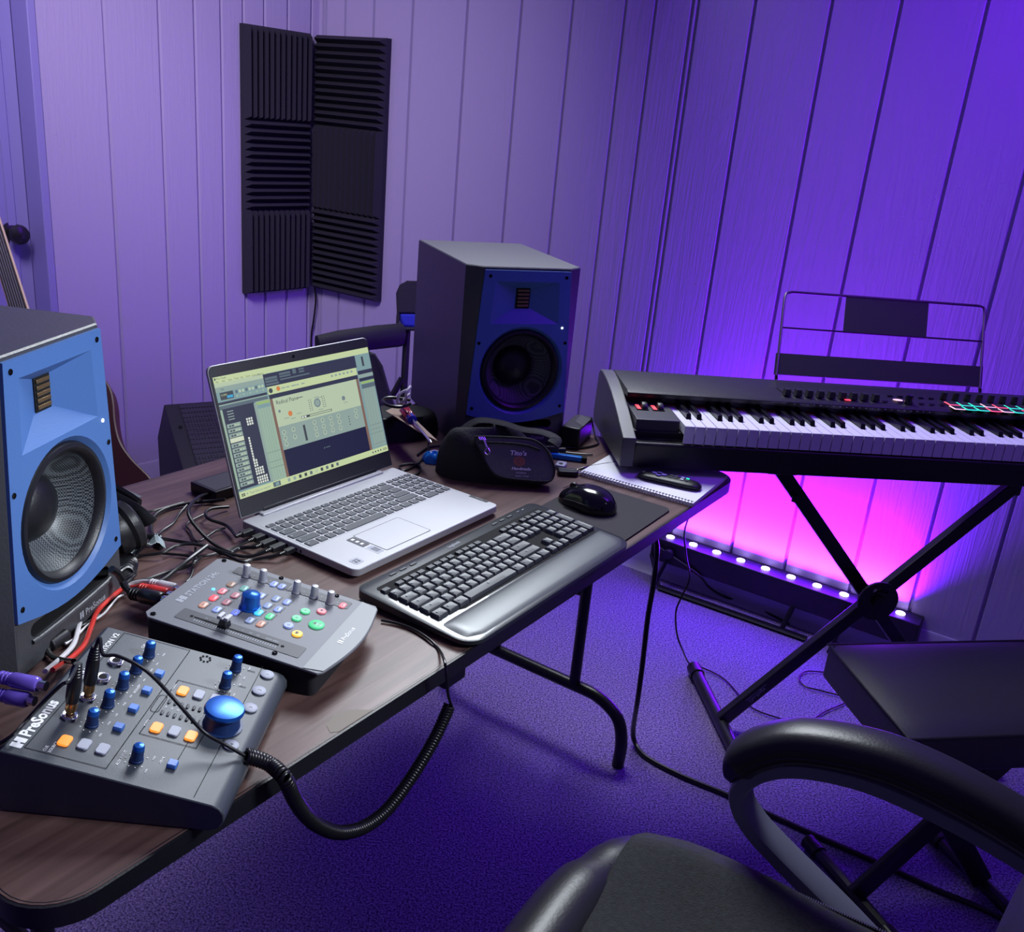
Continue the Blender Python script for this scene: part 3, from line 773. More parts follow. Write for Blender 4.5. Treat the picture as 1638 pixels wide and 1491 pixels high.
# ================================================================== MOUSE PAD + MOUSE
pc = [at(x, y, TZ) for x, y in ((858, 800), (930, 770), (1078, 808), (1010, 862))]
a_ = atan2((pc[3]-pc[0]).y, (pc[3]-pc[0]).x)
pb = at(968, 812, TZ)
pad = MB(); ang = KT+.02
b = MB(); b.prism(rr(.205, .185, .014, 6), .0003, .003)
c0 = at(1066, 818, TZ)                                # near right corner of the pad
ux = Vector((cos(ang), sin(ang), 0)); uy = Vector((-sin(ang), cos(ang), 0))
c1 = at(1003, 861, TZ)
pw = (c0-c1).dot(ux)+.012
ctr = c1+ux*(pw-.205/2)+uy*(.185/2-.004)
o = b.build('mouse_pad', M['pad']); o.location = (ctr.x, ctr.y, TZ); o.rotation_euler = (0, 0, ang)
tag(o, 'dark cloth mouse pad between the keyboard and the notebook', 'mouse pad')
mp_ = at(938, 812, TZ)
ms_ = thing('computer_mouse', 'glossy black sculpted mouse on the mouse pad', 'mouse', (mp_.x, mp_.y, TZ+.0032), 2.62)
def mouse_pt(u, v):
    a = 2*pi*u; t = v
    L, W = .058, .036
    r = cos(t*pi/2)**.62 if t < 1 else 0
    x = L*r*cos(a); y = W*r*sin(a)*(1-.16*cos(a))
    waist = 1-.10*math.exp(-((x-.012)/.02)**2)
    z = .040*(sin(t*pi/2)**.8)*(1-.35*max(0, (x+.004)/.058)**1.5-.10*max(0, -x/.058)**2)
    return (x, y*waist, z)
b = MB(); b.grid(mouse_pt, 48, 16, wrapu=True); b.build('body', M['black_gloss'], ms_, smooth=60)
b = MB(); b.tube([(.052, 0, .0205), (.040, 0, .0292), (.020, 0, .0370), (.008, 0, .0392)], .0007, 6); b.build('button_seam', M['hole'], ms_)
b = MB(T(.030, 0, .0300) @ RX(pi/2)); b.lathe([(.0, -.0035), (.0075, -.0035), (.0085, -.002), (.0085, .002), (.0075, .0035), (0, .0035)], 20); b.build('scroll_wheel', M['black'], ms_)
b = MB(); b.tube(smooth_path([(-.030, .0335, .010), (-.010, .0350, .014), (.014, .0325, .014), (.034, .0285, .011)]), .0032, 8, flat=(1, .5)); b.build('thumb_button', M['black'], ms_)

# ================================================================== FADER CONTROLLER (slate grey, coloured buttons)
IO, IT = (-.199, .942, TZ+.0006), 1.34
IW_, ID_ = .175, .235; ZF, ZR = .035, .06
io = thing('fader_controller', 'slate grey recording controller with coloured buttons, a fader and one big blue knob', 'controller', IO, IT)
sl = atan2(ZR-ZF, ID_)
def iz(x, y): return ZF+(ZR-ZF)*y/ID_
b = MB()
bo = rr(IW_-.006, ID_-.012, .008, 4, IW_/2, ID_/2+.004)
b.prism(bo, 0, lambda x, y: iz(x, y)-.0025); b.build('case', M['black_matte'], io)
top = [(IW_-.0, ID_-.008), (IW_-.008, ID_), (.008, ID_), (.0, ID_-.008), (.0, .004)]
for k in range(13):
    a = k/12; top.append((.006+(IW_-.012)*a, -.001-.0125*sin(pi*a)))
top.append((IW_, .004))
n = len(top)
def zlip(x, y): return iz(x, y)-(.0010*max(0, (.022-y)/.022))
b = MB(); b.prism(list(reversed(top)), lambda x, y: iz(x, y)-.003, lambda x, y: iz(x, y)); 
b.build('top_panel', M['io_body'], io, bevel=.0008)
IM = T(0, 0, ZF) @ RX(sl)
b = MB(IM)
lip = [(.001, .023)]+[(.007+(IW_-.014)*k/12, -.0005-.0118*sin(pi*k/12)) for k in range(13)]+[(IW_-.001, .023)]
b.prism(lip, .0002, .0009); b.build('front_lip', M['io_lip'], io)
b = MB(IM)
b.prism(rr(.024, .166, .002, 3, .0275, .1195), .0002, .0006)
b.prism(rr(.018, .168, .002, 3, .1555, .117), .0002, .0006)
b.build('inlay_strip', M['io_strip'], io)
b = MB(IM)
b.box(.0262, .0288, .068, .182, .0006, .0009, 0)
for (x, y) in ((.0275, .1855), (.0275, .0630)): b.prism(circ(.0022, 12, x, y), .0006, .0009, 0)
b.build('fader_slot', M['hole'], io)
b = MB(IM)
for k in range(34): 
    y = .178-k*.0033
    b.box(.0200, .0240, y, y+.0010, .0006, .0008)
for k, y in enumerate((.170, .164, .152, .120, .110, .100, .088, .084, .079, .075)): b.text(('10', '5', '0', '5', '10', '15', '20', '30', '40', '60')[k], .0315, y, .0042, .0007, ang=-pi/2)
b.text('STATION 24c', .066, .2130, .0118, .0003, bold=.03)
b.box(.048, .0535, .2125, .2225, .0002, .0003); b.box(.055, .062, .2125, .2225, .0002, .0003); b.box(.0535, .055, .2165, .2185, .0002, .0003)
b.box(.1450, .1640, .1185, .1193, .0006, .0007)
for x0, y0 in ((.148, .1805), (.1485, .1565), (.1475, .1065), (.1495, .082), (.148, .058)):
    for k in range(7):
        a = radians(-130+k*43); cx, cy = x0-.0105*cos(a), y0+.0105*sin(a)
        b.box(cx-.0007, cx+.0007, cy-.0007, cy+.0007, .0006, .0007)
b.build('printed_markings', M['ink_grey'], io, smooth=0)
b = MB(IM); b.text('PreSonus', .078, .0045, .0085, .0012, bold=.02); b.box(.069, .0712, .0045, .0115, .0010, .0012); b.box(.0725, .0750, .0045, .0115, .0010, .0012); b.build('logo', M['white'], io, smooth=0)
for (x, y) in ((.008, .2255), (.168, .2255), (.169, .140), (.169, .058), (.0105, .064)):
    b = MB(IM); b.lathe([(.0032, .0002), (.0032, .0016), (.0022, .0022), (.0012, .0012), (0, .0012)], 12, X=T(x, y, 0)); b.build('screw', M['screw'], io)
def small_knob(parent, X, r, h, m0, m1, nm='knob'):
    b = MB(X); b.lathe([(r*1.08, 0), (r*1.05, h*.10), (r*.96, h*.12), (r*.90, h*.72)], 20); o = b.build(nm, m1, parent)
    b = MB(X); b.lathe([(r*.90, h*.72), (r*.88, h*.90), (r*.70, h*.99), (0, h*1.03)], 20)
    b.build('knob_cap', m0, o)
    return o
for (x, y) in ((.148, .1805), (.1485, .1565), (.1475, .1065), (.1495, .082), (.148, .058)):
    small_knob(io, IM @ T(x, y, .0006), .0056, .0175, M['silver'], M['silver'])
small_knob(io, IM @ T(.083, .138, .0003), .0128, .0215, M['blue_knob'], M['blue_knob'], 'jog_knob')
btn_cache = {}
def pill(w, d, h, m, r=None):
    k = (w, d, h, m.name, r)
    if k not in btn_cache:
        q = MB(); rr_ = r or min(w, d)*.38
        q.rings([[(x, y, 0) for x, y in rr(w, d, rr_, 5)], [(x, y, h*.7) for x, y in rr(w, d, rr_, 5)], [(x, y, h) for x, y in rr(w-.0014, d-.0014, rr_-.0007, 5)]])
        btn_cache[k] = q.mesh('push_button', m, 40)
    return btn_cache[k]
def disc(r, h, m):
    k = (r, h, m.name)
    if k not in btn_cache:
        q = MB(); q.lathe([(r, 0), (r, h*.7), (r*.9, h), (0, h*1.02)], 28); btn_cache[k] = q.mesh('round_button', m, 40)
    return btn_cache[k]
def put(me, x, y, parent=io, nm='push_button', z0=ZF, tilt=sl, dz=.0003):
    return inst(nm, me, parent, tuple((T(0, 0, z0) @ RX(tilt)) @ Vector((x, y, dz))), (tilt, 0, 0))
bw, bd = .0135, .0088
gm = MB(IM)
for (x, y, m) in ((.1212, .1855, 'tan_b'), (.1004, .1858, 'pink_b'), (.0804, .1862, 'red_lit'), (.0597, .1877, 'peach_b'), (.1215, .1667, 'teal_b'), (.1004, .1674, 'rose_b'), (.0805, .1679, 'rose_b'), (.0595, .1687, 'blue_b'),
                  (.1175, .1400, 'blue_b'), (.0655, .1465, 'blue2_b'), (.1216, .1208, 'sky_b'), (.1220, .1054, 'blue_b'), (.1010, .1216, 'sky_b'), (.1005, .1064, 'blue_b'), (.0805, .1226, 'cyan_b'), (.0803, .1072, 'green_lit'), (.0594, .1231, 'sky_b'), (.0593, .1080, 'peach_b'),
                  (.1527, .1405, 'blue_b'), (.1528, .1289, 'blue_b'), (.1540, .0412, 'pink_b')):
    put(pill(bw, bd, .0016, M[m]), x-.003, y); gm.box(x-.006, x-.001, y-.0006, y+.0002, .0020, .0021)
    gm.box(x-.0090, x+.0060, y-.0062, y-.0052, .0002, .00035)
put(disc(.0062, .0022, M['green_lit']), .1114, .0753); put(disc(.0062, .0022, M['pink_b']), .1227, .0579); put(disc(.0062, .0022, M['green_lit']), .0908, .0768)
put(disc(.0062, .0022, M['blue_b']), .0707, .0777); put(disc(.0098, .0024, M['green_lit']), .0910, .0494); put(disc(.0066, .0022, M['yel_lit']), .0598, .0602)
z = .0030
gm.text('A', .1095, .0735, .0045, z-.0003); gm.text('B', .0890, .0750, .0045, z-.0003); gm.text('G', .0688, .0760, .0045, z-.0003)
gm.add([(.087, .0500, z), (.094, .0500, z), (.0905, .0545, z)], [(0, 1, 2)]); gm.box(.0865, .0945, .0465, .0472, z-.0001, z); gm.box(.0865, .0945, .0445, .0452, z-.0001, z)
gm.box(.0575, .0622, .0590, .0625, z-.0002, z); gm.add([(x, y, z-.0002) for x, y in circ(.0018, 12, .1227, .0579)], [tuple(range(12))])
gm.build('button_icons', M['black'], io, smooth=0)
b = MB(IM); b.lathe([(.0026, 0), (.0022, .001), (0, .0013)], 12, X=T(.096, .198, 0)); b.build('status_led', M['blue_led'], io)
# fader cap
b = MB(IM @ T(.0285, .142, 0)); b.hexa([(-.0065, -.0062, .001), (.0065, -.0062, .001), (.0065, .0062, .001), (-.0065, .0062, .001), (-.0060, -.0030, .014), (.0060, -.0030, .014), (.0060, .0030, .014), (-.0060, .0030, .014)], 0)
fc = b.build('fader_cap', M['black_gloss'], io, bevel=.0006)
b = MB(IM @ T(.0285, .142, .012)); b.box(-.0062, .0062, -.0075, -.0020, 0, .0045); b.box(-.0062, .0062, .0020, .0075, 0, .0045); b.box(-.0062, .0062, -.002, .002, 0, .0020)
b.build('fader_grip', M['silver'], fc, bevel=.0008)

# ================================================================== MONITOR STATION (dark panel, blue knobs)
MO, MT_ = (-.251, .717, TZ+.0006), 1.565
MW_, MD_ = .230, .203; mF, mR = .030, .070; msl = atan2(mR-mF, MD_)
mo = thing('monitor_controller', 'dark slate monitor controller with blue knobs and lit orange buttons in the foreground', 'controller', MO, MT_)
def mz(x, y): return mF+(mR-mF)*y/MD_
b = MB()
# profile extruded across: rounded nose in front
prof = [(.004, 0), (-.006, .004), (-.011, .012), (-.011, .020), (-.007, .026), (0, mF-.0005), (MD_-.006, mz(0, MD_-.006)), (MD_, mR-.006), (MD_, .004), (MD_-.003, 0)]
b.rings([[(x, y, z) for y, z in prof] for x in (0, MW_)]); b.build('case', M['ms_body'], mo, bevel=.0012)
MMx = T(0, 0, mF) @ RX(msl)
k = MB(MMx); mk = MB(MMx)
def frame(pts, w=.0007, z=.0003):
    for i in range(len(pts)):
        a, c = Vector((*pts[i], 0)), Vector((*pts[(i+1) % len(pts)], 0)); d = (c-a).normalized()*w*.5; e = Vector((-d.y, d.x, 0))
        k.add([tuple(a-d-e+Vector((0, 0, z))), tuple(c+d-e+Vector((0, 0, z))), tuple(c+d+e+Vector((0, 0, z))), tuple(a-d+e+Vector((0, 0, z)))], [(0, 1, 2, 3)])
frame([(.012, .1835), (.226, .1800), (.226, .1030), (.012, .1060)]); frame([(.070, .098), (.168, .095), (.168, .037), (.070, .040)])
k.box(.005, .232, .0185, .0190, .0002, .0004)
for (x, y) in ((.218, .028), (.186, .029)): k.box(x-.0003, x+.0003, y-.0045, y+.0045, .0002, .0004)
k.box(.0375, .085, .0500, .0505, .0002, .0004)
for a in range(8): k.prism(circ(.0014, 8, .218+.0055*cos(a*pi/4), .082+.0055*sin(a*pi/4)), .0002, .0005)
frame(rr(.030, .0085, .004, 4, .122, .0985), .0006)
k.build('groove_lines', M['hole'], mo, smooth=0)
mk.text('PreSonus', .0270, .1865, .0155, .0003, bold=.035); mk.box(.0095, .0155, .186, .197, .0002, .0003); mk.box(.0175, .0235, .186, .197, .0002, .0003); mk.box(.0155, .0175, .190, .193, .0002, .0003)
mk.text('MONITOR STATION V2', .125, .1835, .0085, .0003, width=.096, bold=.02)
knobs = [(.1963, .1395), (.1637, .1406), (.1321, .1420), (.0983, .1427), (.0645, .1439), (.2129, .0451), (.1787, .0461), (.0328, .0854)]
for (x, y) in knobs:
    for q in range(9):
        a = radians(-140+q*35); cx, cy = x+.0105*sin(a), y+.0105*cos(a)
        mk.box(cx-.0006, cx+.0006, cy-.0006, cy+.0006, .0002, .0003)
    mk.text('min', x-.013, y-.0145, .0035, .0003); mk.text('max', x+.006, y-.0145, .0035, .0003)
for (x, y, t) in ((.207, .150, 'CUE'), (.207, .145, 'SOURCE'), (.014, .165, 'CUE'), (.014, .160, 'SOURCE'), (.020, .098, 'AUX INPUT'), (.036, .0625, '-10'), (.042, .0625, '+4'), (.083, .0965, 'MAIN'), (.150, .0935, 'MAIN'), (.128, .126, 'MONO')): mk.text(t, x, y, .0042, .0003, ang=0)
for j in range(7): mk.text(str((24, 18, 12, 9, 6, 3, 0)[j]), .118, .089-j*.0064, .003, .0003)
mk.build('printed_markings', M['white'], mo, smooth=0)
for (x, y) in knobs: small_knob(mo, MMx @ T(x, y, .0003), .0062, .0185, M['blue_knob'], M['blue_dark'])
def mput(me, x, y, nm='push_button'): return put(me, x, y, mo, nm, mF, msl)
for (x, y) in ((.1678, .1165), (.1349, .117), (.1019, .1176), (.0691, .1188), (.0376, .0521)):
    mput(pill(.0095, .0095, .0045, M['blue_sq'], .0012), x, y)
for (x, y, m) in ((.034, .1554, 'or_lit'), (.0357, .1375, 'grey_btn'), (.0358, .1196, 'grey_btn'), (.1519, .0836, 'or_lit'), (.1527, .0662, 'grey_btn'), (.1528, .0484, 'grey_btn'), (.0848, .0861, 'or_lit'), (.0862, .0682, 'grey_btn'), (.0856, .0506, 'or_lit')):
    mput(pill(.0150, .0110, .0022, M[m], .0034), x-.001, y)
for (x, y) in ((.2184, .0085), (.1857, .0085), (.1524, .0085), (.0867, .0085)):
    mput(disc(.0078, .0020, M['grey_btn']), x, y+.001)
for (x, j0) in ((.129, .0899), (.1093, .0901)):
    for j in range(7): mput(pill(.0070, .0030, .0008, M['io_strip'], .0014), x, j0-j*.0066, 'level_led')
lg = MB(MMx)
for t, x, y in (('1', .2184, .0085), ('2', .1857, .0085), ('3', .1524, .0085), ('4', .0867, .0085)): lg.text(t, x-.0016, y-.0016, .0055, .0028)
lg.build('button_digits', M['bezel'], mo, smooth=0)
# big volume knob
X = MMx @ T(.1147, .0290, .0003)
b = MB(X); b.lathe([(.0225, 0), (.0225, .0008), (.0195, .0008), (.0190, .0020), (.0165, .0160)], 40); vk = b.build('volume_knob', M['blue_dark'], mo)
b = MB(X); b.lathe([(.0165, .0160), (.0205, .0175), (.0210, .0195), (.0195, .0225), (.0120, .0240), (0, .0243)], 40); b.build('knob_cap', M['blue_knob'], vk)
# headphone jacks
for (x, y) in ((.1693, .1653), (.1365, .1656), (.1019, .1653), (.0683, .1678)):
    b = MB(MMx @ T(x, y, 0)); b.prism(circ(.0088, 6), 0, .0025); b.lathe([(.0070, .0025), (.0070, .0042), (.0052, .0042), (.0040, .0036)], 20)
    jk = b.build('headphone_jack', M['chrome'], mo)
    b = MB(MMx @ T(x, y, .0037)); b.prism(circ(.0042, 16), 0, .0002); b.build('jack_hole', M['hole'], jk)
def jackpoint(x, y, h): return Matrix.Translation(MO) @ RZ(MT_) @ MMx @ T(x, y, h)

# ================================================================== HEADPHONE CABLES
def cable(name, label, pts, r=.0022, m='rubber', cat='cable', group=None, n=7):
    b = MB(); b.tube(smooth_path(pts, n), r, 8)
    return tag(b.build(name, M[m]), label, cat, group)
def plug_at(parent_mats, X, parent):
    b = MB(X); b.lathe([(.0033, 0), (.0033, .004)], 16); b.lathe([(.0052, .004), (.0055, .006), (.0055, .014), (.0048, .016)], 20); o = b.build('plug_collar', M['brass'], parent)
    b = MB(X); b.lathe([(.0062, .015), (.0068, .020), (.0066, .040), (.0056, .048), (.0040, .058), (.0030, .060)], 20)
    for k in range(5): b.lathe([(.0052-.0004*k, .046+k*.003), (.0062-.0004*k, .0468+k*.003), (.0052-.0004*k, .0478+k*.003)], 16)
    b.build('plug_sleeve', M['rubber'], parent)
# coiled one
X1 = jackpoint(.1019, .1653, .004)
ch_ = thing('coiled_headphone_cable', 'coiled black headphone cable looping off the front edge of the table', 'cable', tuple(X1.translation), 0)
I1 = Matrix.Translation(X1.translation).inverted()
plug_at(None, I1 @ X1, ch_)
tip = X1 @ Vector((0, 0, .058))
def lp(p): return tuple(I1 @ Vector(p))
P = [tip, X1 @ Vector((0.003, -.002, .068)), at(165, 1047, TZ+.125), at(190, 1050, TZ+.125), at(235, 1074, TZ+.118), at(280, 1120, TZ+.095), at(325, 1170, TZ+.060), at(362, 1192, TZ+.046), at(393, 1210, TZ+.030)]
b = MB(); b.tube(smooth_path([lp(p) for p in P]), .0019, 8); b.build('straight_lead', M['rubber'], ch_)
nT = Vector((-sin(TTH), cos(TTH), 0)); uT = Vector((cos(TTH), sin(TTH), 0))
ed = Vector((0, 0, 0))+nT*(TN-.022)
axis = [at(393, 1209, TZ+.030), at(412, 1214, TZ+.022), at(434, 1224, TZ+.015)] + [onv(x, y, ed, TTH) for x, y in ((456, 1246), (472, 1280), (492, 1307), (516, 1324), (545, 1332), (578, 1325), (608, 1306), (632, 1280), (655, 1248), (678, 1212), (697, 1178), (711, 1148), (719, 1128))]
ax = smooth_path([lp(p) for p in axis], 10)
# arc-length resample, then wind
acc = [0]
for i in range(1, len(ax)): acc.append(acc[-1]+(ax[i]-ax[i-1]).length)
Ltot = acc[-1]; turns = 118; per = 12; Nn = turns*per; cr_ = .0064
def atlen(s):
    import bisect
    i = min(max(bisect.bisect(acc, s)-1, 0), len(ax)-2); t = (s-acc[i])/max(1e-9, acc[i+1]-acc[i]); return ax[i].lerp(ax[i+1], t), (ax[i+1]-ax[i]).normalized()
pts = []; u = None
for i in range(Nn+1):
    f_ = i/Nn; f_ = f_-.045*sin(2*pi*min(1, f_*1.0))*0
    # wider pitch near the start
    s_ = Ltot*(f_**1.0 if f_ > .14 else .14*(f_/.14)) 
    p, t = atlen(s_)
    if u is None: u = t.orthogonal().normalized()
    u = (u-t*u.dot(t)).normalized(); w = t.cross(u); a = 2*pi*i/per
    pts.append(p+u*(cr_*cos(a))+w*(cr_*sin(a)))
b = MB(); b.tube(pts, .00215, 6); b.build('coil', M['rubber'], ch_, smooth=60)
b = MB(); e0 = Vector(lp(onv(716, 1125, ed, TTH)))
P = [onv(722, 1128, ed, TTH), onv(717, 1112, ed, TTH), onv(714, 1080, ed, TTH), onv(711, 1058, ed, TTH), at(703, 1040, TZ+.004), at(688, 1024, TZ+.0035), at(664, 1008, TZ+.0035), at(638, 998, TZ+.0035), at(610, 992, TZ+.0035)]
b.tube(smooth_path([lp(p) for p in P]), .0019, 8); b.build('straight_lead', M['rubber'], ch_)
# second plug, lead going off to the left
X2 = jackpoint(.0683, .1678, .004)
c2_ = thing('headphone_cable', 'black headphone cable plugged into the front jack, running left off the frame', 'cable', tuple(X2.translation), 0)
I1 = Matrix.Translation(X2.translation).inverted(); plug_at(None, I1 @ X2, c2_)
P = [X2 @ Vector((0, 0, .058)), at(110, 1089, TZ+.133), at(98, 1096, TZ+.128), at(70, 1123, TZ+.105), at(45, 1150, TZ+.082), at(15, 1180, TZ+.076), at(-40, 1210, TZ+.04)]
b = MB(); b.tube(smooth_path([lp(p) for p in P]), .0019, 8); b.build('straight_lead', M['rubber'], c2_)

# ================================================================== MUSIC KEYBOARD ON ITS X STAND
KS = .9396; MKO = Vector((.3350, 1.8053, .8374)); MKT = .1252
mu = Vector((cos(MKT), sin(MKT), 0)); mn = Vector((-sin(MKT), cos(MKT), 0))
S_ = Matrix.Scale(KS, 4)
mk = thing('midi_keyboard', 'long black controller keyboard with white and black piano keys on the X stand', 'music keyboard', MKO, MKT)
def ml(px, py, z):
    P = (at(px, py, MKO.z+z*KS)-MKO)/KS; return (P.dot(mu), P.dot(mn), z)
NW_ = 45; KP = .0235; XE = NW_*KP
def prof_rings(prof, xs): return [[(x, y, z) for y, z in prof] for x in xs]
cheek = [(0, -.078), (0, -.014), (.03, -.004), (.075, .012), (.12, .027), (.17, .041), (.23, .052), (.285, .057), (.31, .054), (.323, .043), (.33, -.06), (.322, -.08)]
for x0, x1 in ((-.130, -.100), (XE+.004, XE+.034)):
    b = MB(S_); b.rings(prof_rings(cheek, (x0, x1))); b.build('end_cheek', M['cheek'], mk, bevel=.002, smooth=40)
b = MB(S_)
bed = [(.003, -.079), (-.002, -.026), (.002, -.022), (.026, -.021), (.026, -.004), (.155, -.004), (.155, .050), (.300, .0545), (.318, .046), (.325, -.06), (.318, -.081)]
b.rings(prof_rings(bed, (-.101, XE+.005))); b.build('body', M['black'], mk, bevel=.0015)
b = MB(S_); top = [(.132, .040), (.1295, .050), (.140, .0545), (.300, .0575), (.300, .050), (.155, .040)]
b.rings(prof_rings(top, (-.1005, XE+.0045))); b.build('control_panel', M['black'], mk, bevel=.001)
b = MB(S_); b.hexa([(-.098, .030, -.021), (-.002, .030, -.021), (-.002, .150, -.021), (-.098, .150, -.021), (-.098, .031, .020), (-.002, .031, .020), (-.002, .158, .026), (-.098, .158, .026)]); wb_ = b.build('wheel_block', M['io_strip2'], mk, bevel=.002)
for x in (-.066, -.030):
    b = MB(S_); b.box(x-.019, x+.008, .090, .130, .020, .0248); b.build('wheel_slot', M['hole'], wb_)
    b = MB(S_); b.box(x-.017, x-.009, .092, .122, .0225, .0262); b.build('wheel_backlight', M['red_lit'], wb_)
    b = MB(S_ @ T(x, .108, .020) @ RY(pi/2)); b.lathe([(.0, -.006), (.016, -.006), (.017, -.004), (.017, .004), (.016, .006), (0, .006)], 28); b.build('pitch_wheel' if x < -.05 else 'modulation_wheel', M['black'], wb_)
# keys
PATT = 'CDEFGAB'
kc2 = {}
for k in range(NW_):
    nt_ = PATT[k % 7]; x0 = k*KP+.0010; x1 = (k+1)*KP-.0010
    if nt_ not in kc2:
        q = MB(S_); w = x1-x0; l = .0 if nt_ in 'CF' else .006; r = .0 if nt_ in 'EB' else .006
        if nt_ in 'DGA': l = r = .0045
        # front slab + narrower tail
        q.prism([(0, 0), (w, 0), (w, .050), (0, .050)], .000, .0195); q.prism([(l, .050), (w-r, .050), (w-r, .165), (l, .165)], .000, .0195)
        q.box(0, w, -.0008, .002, -.019, .0195)
        kc2[nt_] = q.mesh('white_key', M['kb_white'], 0)
    inst('white_key', kc2[nt_], mk, (x0*KS, 0, 0))
q = MB(S_); q.hexa([(-.0068, .052, .006), (.0068, .052, .006), (.0068, .165, .006), (-.0068, .165, .006), (-.0050, .060, .0305), (.0050, .060, .0305), (.0050, .165, .0325), (-.0050, .165, .0325)])
bm_ = q.mesh('black_key', M['kb_black'], 0)
for k in range(NW_-1):
    if PATT[k % 7] in 'CDFGA': 
        o = inst('black_key', bm_, mk, ((k+1)*KP*KS, 0, 0)); q_ = o.modifiers.new('b', 'BEVEL'); q_.width = .0012; q_.segments = 2
b = MB(S_); b.box(0, XE, .150, .158, .006, .022); b.build('key_felt', M['red_felt'], mk)
# faders, encoder, display, pads
for k in range(9):
    x = .278+k*.02675
    b = MB(S_); b.box(x-.0012, x+.0012, .165, .225, .0572, .0578); b.build('fader_slot', M['hole'], mk)
    b = MB(S_); b.box(x-.0075, x+.0075, .155, .172, .0575, .0725, taper=.0015); b.build('fader_cap', M['black'], mk)
for i, (x, y, m) in enumerate(((.420, .150, 'red_lit'), (.486, .205, 'red_lit'))): 
    b = MB(S_); b.prism(rr(.014, .008, .002, 3, x, y), .0573, .0590); b.build('lit_button', M[m], mk)['label'] = 'red lit button'
b = MB(S_); b.prism(circ(.012, 24, .556, .178, 1, .7), .0573, .0582); b.build('display', M['pad_cream'], mk)
for i in range(6):
    for j in range(2):
        b = MB(S_); b.prism(rr(.013, .008, .002, 3, .515+.026*i+(.0 if i < 1 else .012), .212-.052*j), .0573, .0592); b.build('push_button', M['kb_black'], mk)
b = MB(S_ @ T(.571, .158, .057)); b.lathe([(.0085, 0), (.0085, .018), (.0075, .02), (0, .0205)], 24); b.build('encoder', M['black_gloss'], mk)
pc_ = ['pad_red', 'pad_green', 'pad_green', 'pad_cream', 'pad_red', 'pad_green', 'pad_green', 'pad_red']
pc2 = ['pad_cream', 'pad_green', 'pad_green', 'pad_red', 'pad_cream', 'pad_green', 'pad_red', 'pad_red']
for i in range(8):
    x = .688+i*.0302
    for j, (y, c) in enumerate(((.172, pc_[i]), (.138, pc2[i]))):
        b = MB(S_); o_ = rr(.0285, .030, .003, 3, x-j*.006, y); n_ = len(o_); i_ = rr(.0235, .0245, .002, 3, x-j*.006, y)
        b.add([(px, py, .0582) for px, py in o_]+[(px, py, .0600) for px, py in i_], [(q, (q+1) % n_, n_+(q+1) % n_, n_+q) for q in range(n_)])
        rim = b.build('pad_rim', M[c], mk)
        b = MB(S_); b.prism(rr(.0235, .0245, .002, 3, x-j*.006, y), .0575, .0606); b.build('pad', M['black_matte'], rim)
    b = MB(S_ @ T(x, .213, .0573)); b.lathe([(.0078, 0), (.0072, .016), (.0065, .0175), (0, .018)], 20); b.build('knob', M['black'], mk)
b = MB(S_)
b.box(.232, .268, .1285, .1295, .0480, .0481); 
for k in range(22): b.box(.285+k*.0155, .289+k*.0155, .1292, .1296, .0455, .0475)
b.build('panel_marks', M['ink_grey'], mk, smooth=0)

# music rest
def W(p): return tuple(MKO+mu*(p[0]*KS)+mn*(p[1]*KS)+Vector((0, 0, p[2]*KS)))
mr = thing('music_rest', 'black wire music rest with a solid centre plate behind the controller keyboard', 'music stand', W((.57, .315, .057)), MKT)
def mrp(x, t):   # t: 0 at the foot, 1 at the top edge ; lean back
    b0 = Vector((.306+.532*x, .310, .062)); b1 = Vector((.351+.540*x, .460, .247)); p = b0.lerp(b1, t)
    return (p.x-.57, p.y-.315, p.z-.057)
b = MB(S_)
pth = [mrp(0, 0), mrp(0, .55), mrp(0, .93), mrp(.018, .99), mrp(.045, 1.0), mrp(.5, 1), mrp(.955, 1), mrp(.982, .99), mrp(1, .93), mrp(1, .55), mrp(1, 0)]
b.tube(smooth_path(pth[:5], 4)[:-1]+[Vector(p) for p in pth[4:7]]+smooth_path(pth[6:], 4)[1:], .0034, 8); b.build('wire_frame', M['steel'], mr)
b = MB(S_); b.tube([mrp(0, .57), mrp(1, .57)], .0024, 8); b.build('cross_wire', M['steel'], mr)
def panel_(x0, x1, t0, t1, nm):
    b = MB(S_); F_ = [Vector(mrp(x, t)) for x, t in ((x0, t0), (x1, t0), (x1, t1), (x0, t1))]; nn = (F_[1]-F_[0]).cross(F_[3]-F_[0]).normalized()*.0016
    b.hexa([tuple(p+nn) for p in F_]+[tuple(p-nn) for p in F_]); return b.build(nm, M['black_matte'], mr)
panel_(.300, .712, .56, 1.01, 'centre_plate')
panel_(-.012, 1.008, .03, .27, 'lower_ledge')
for x in (0, 1):
    b = MB(S_); p = Vector(mrp(x, 0)); b.tube([p+Vector((0, 0, .004)), p+Vector((0, -.004, -.006))], .004, 8); b.build('mount_pin', M['steel'], mr)

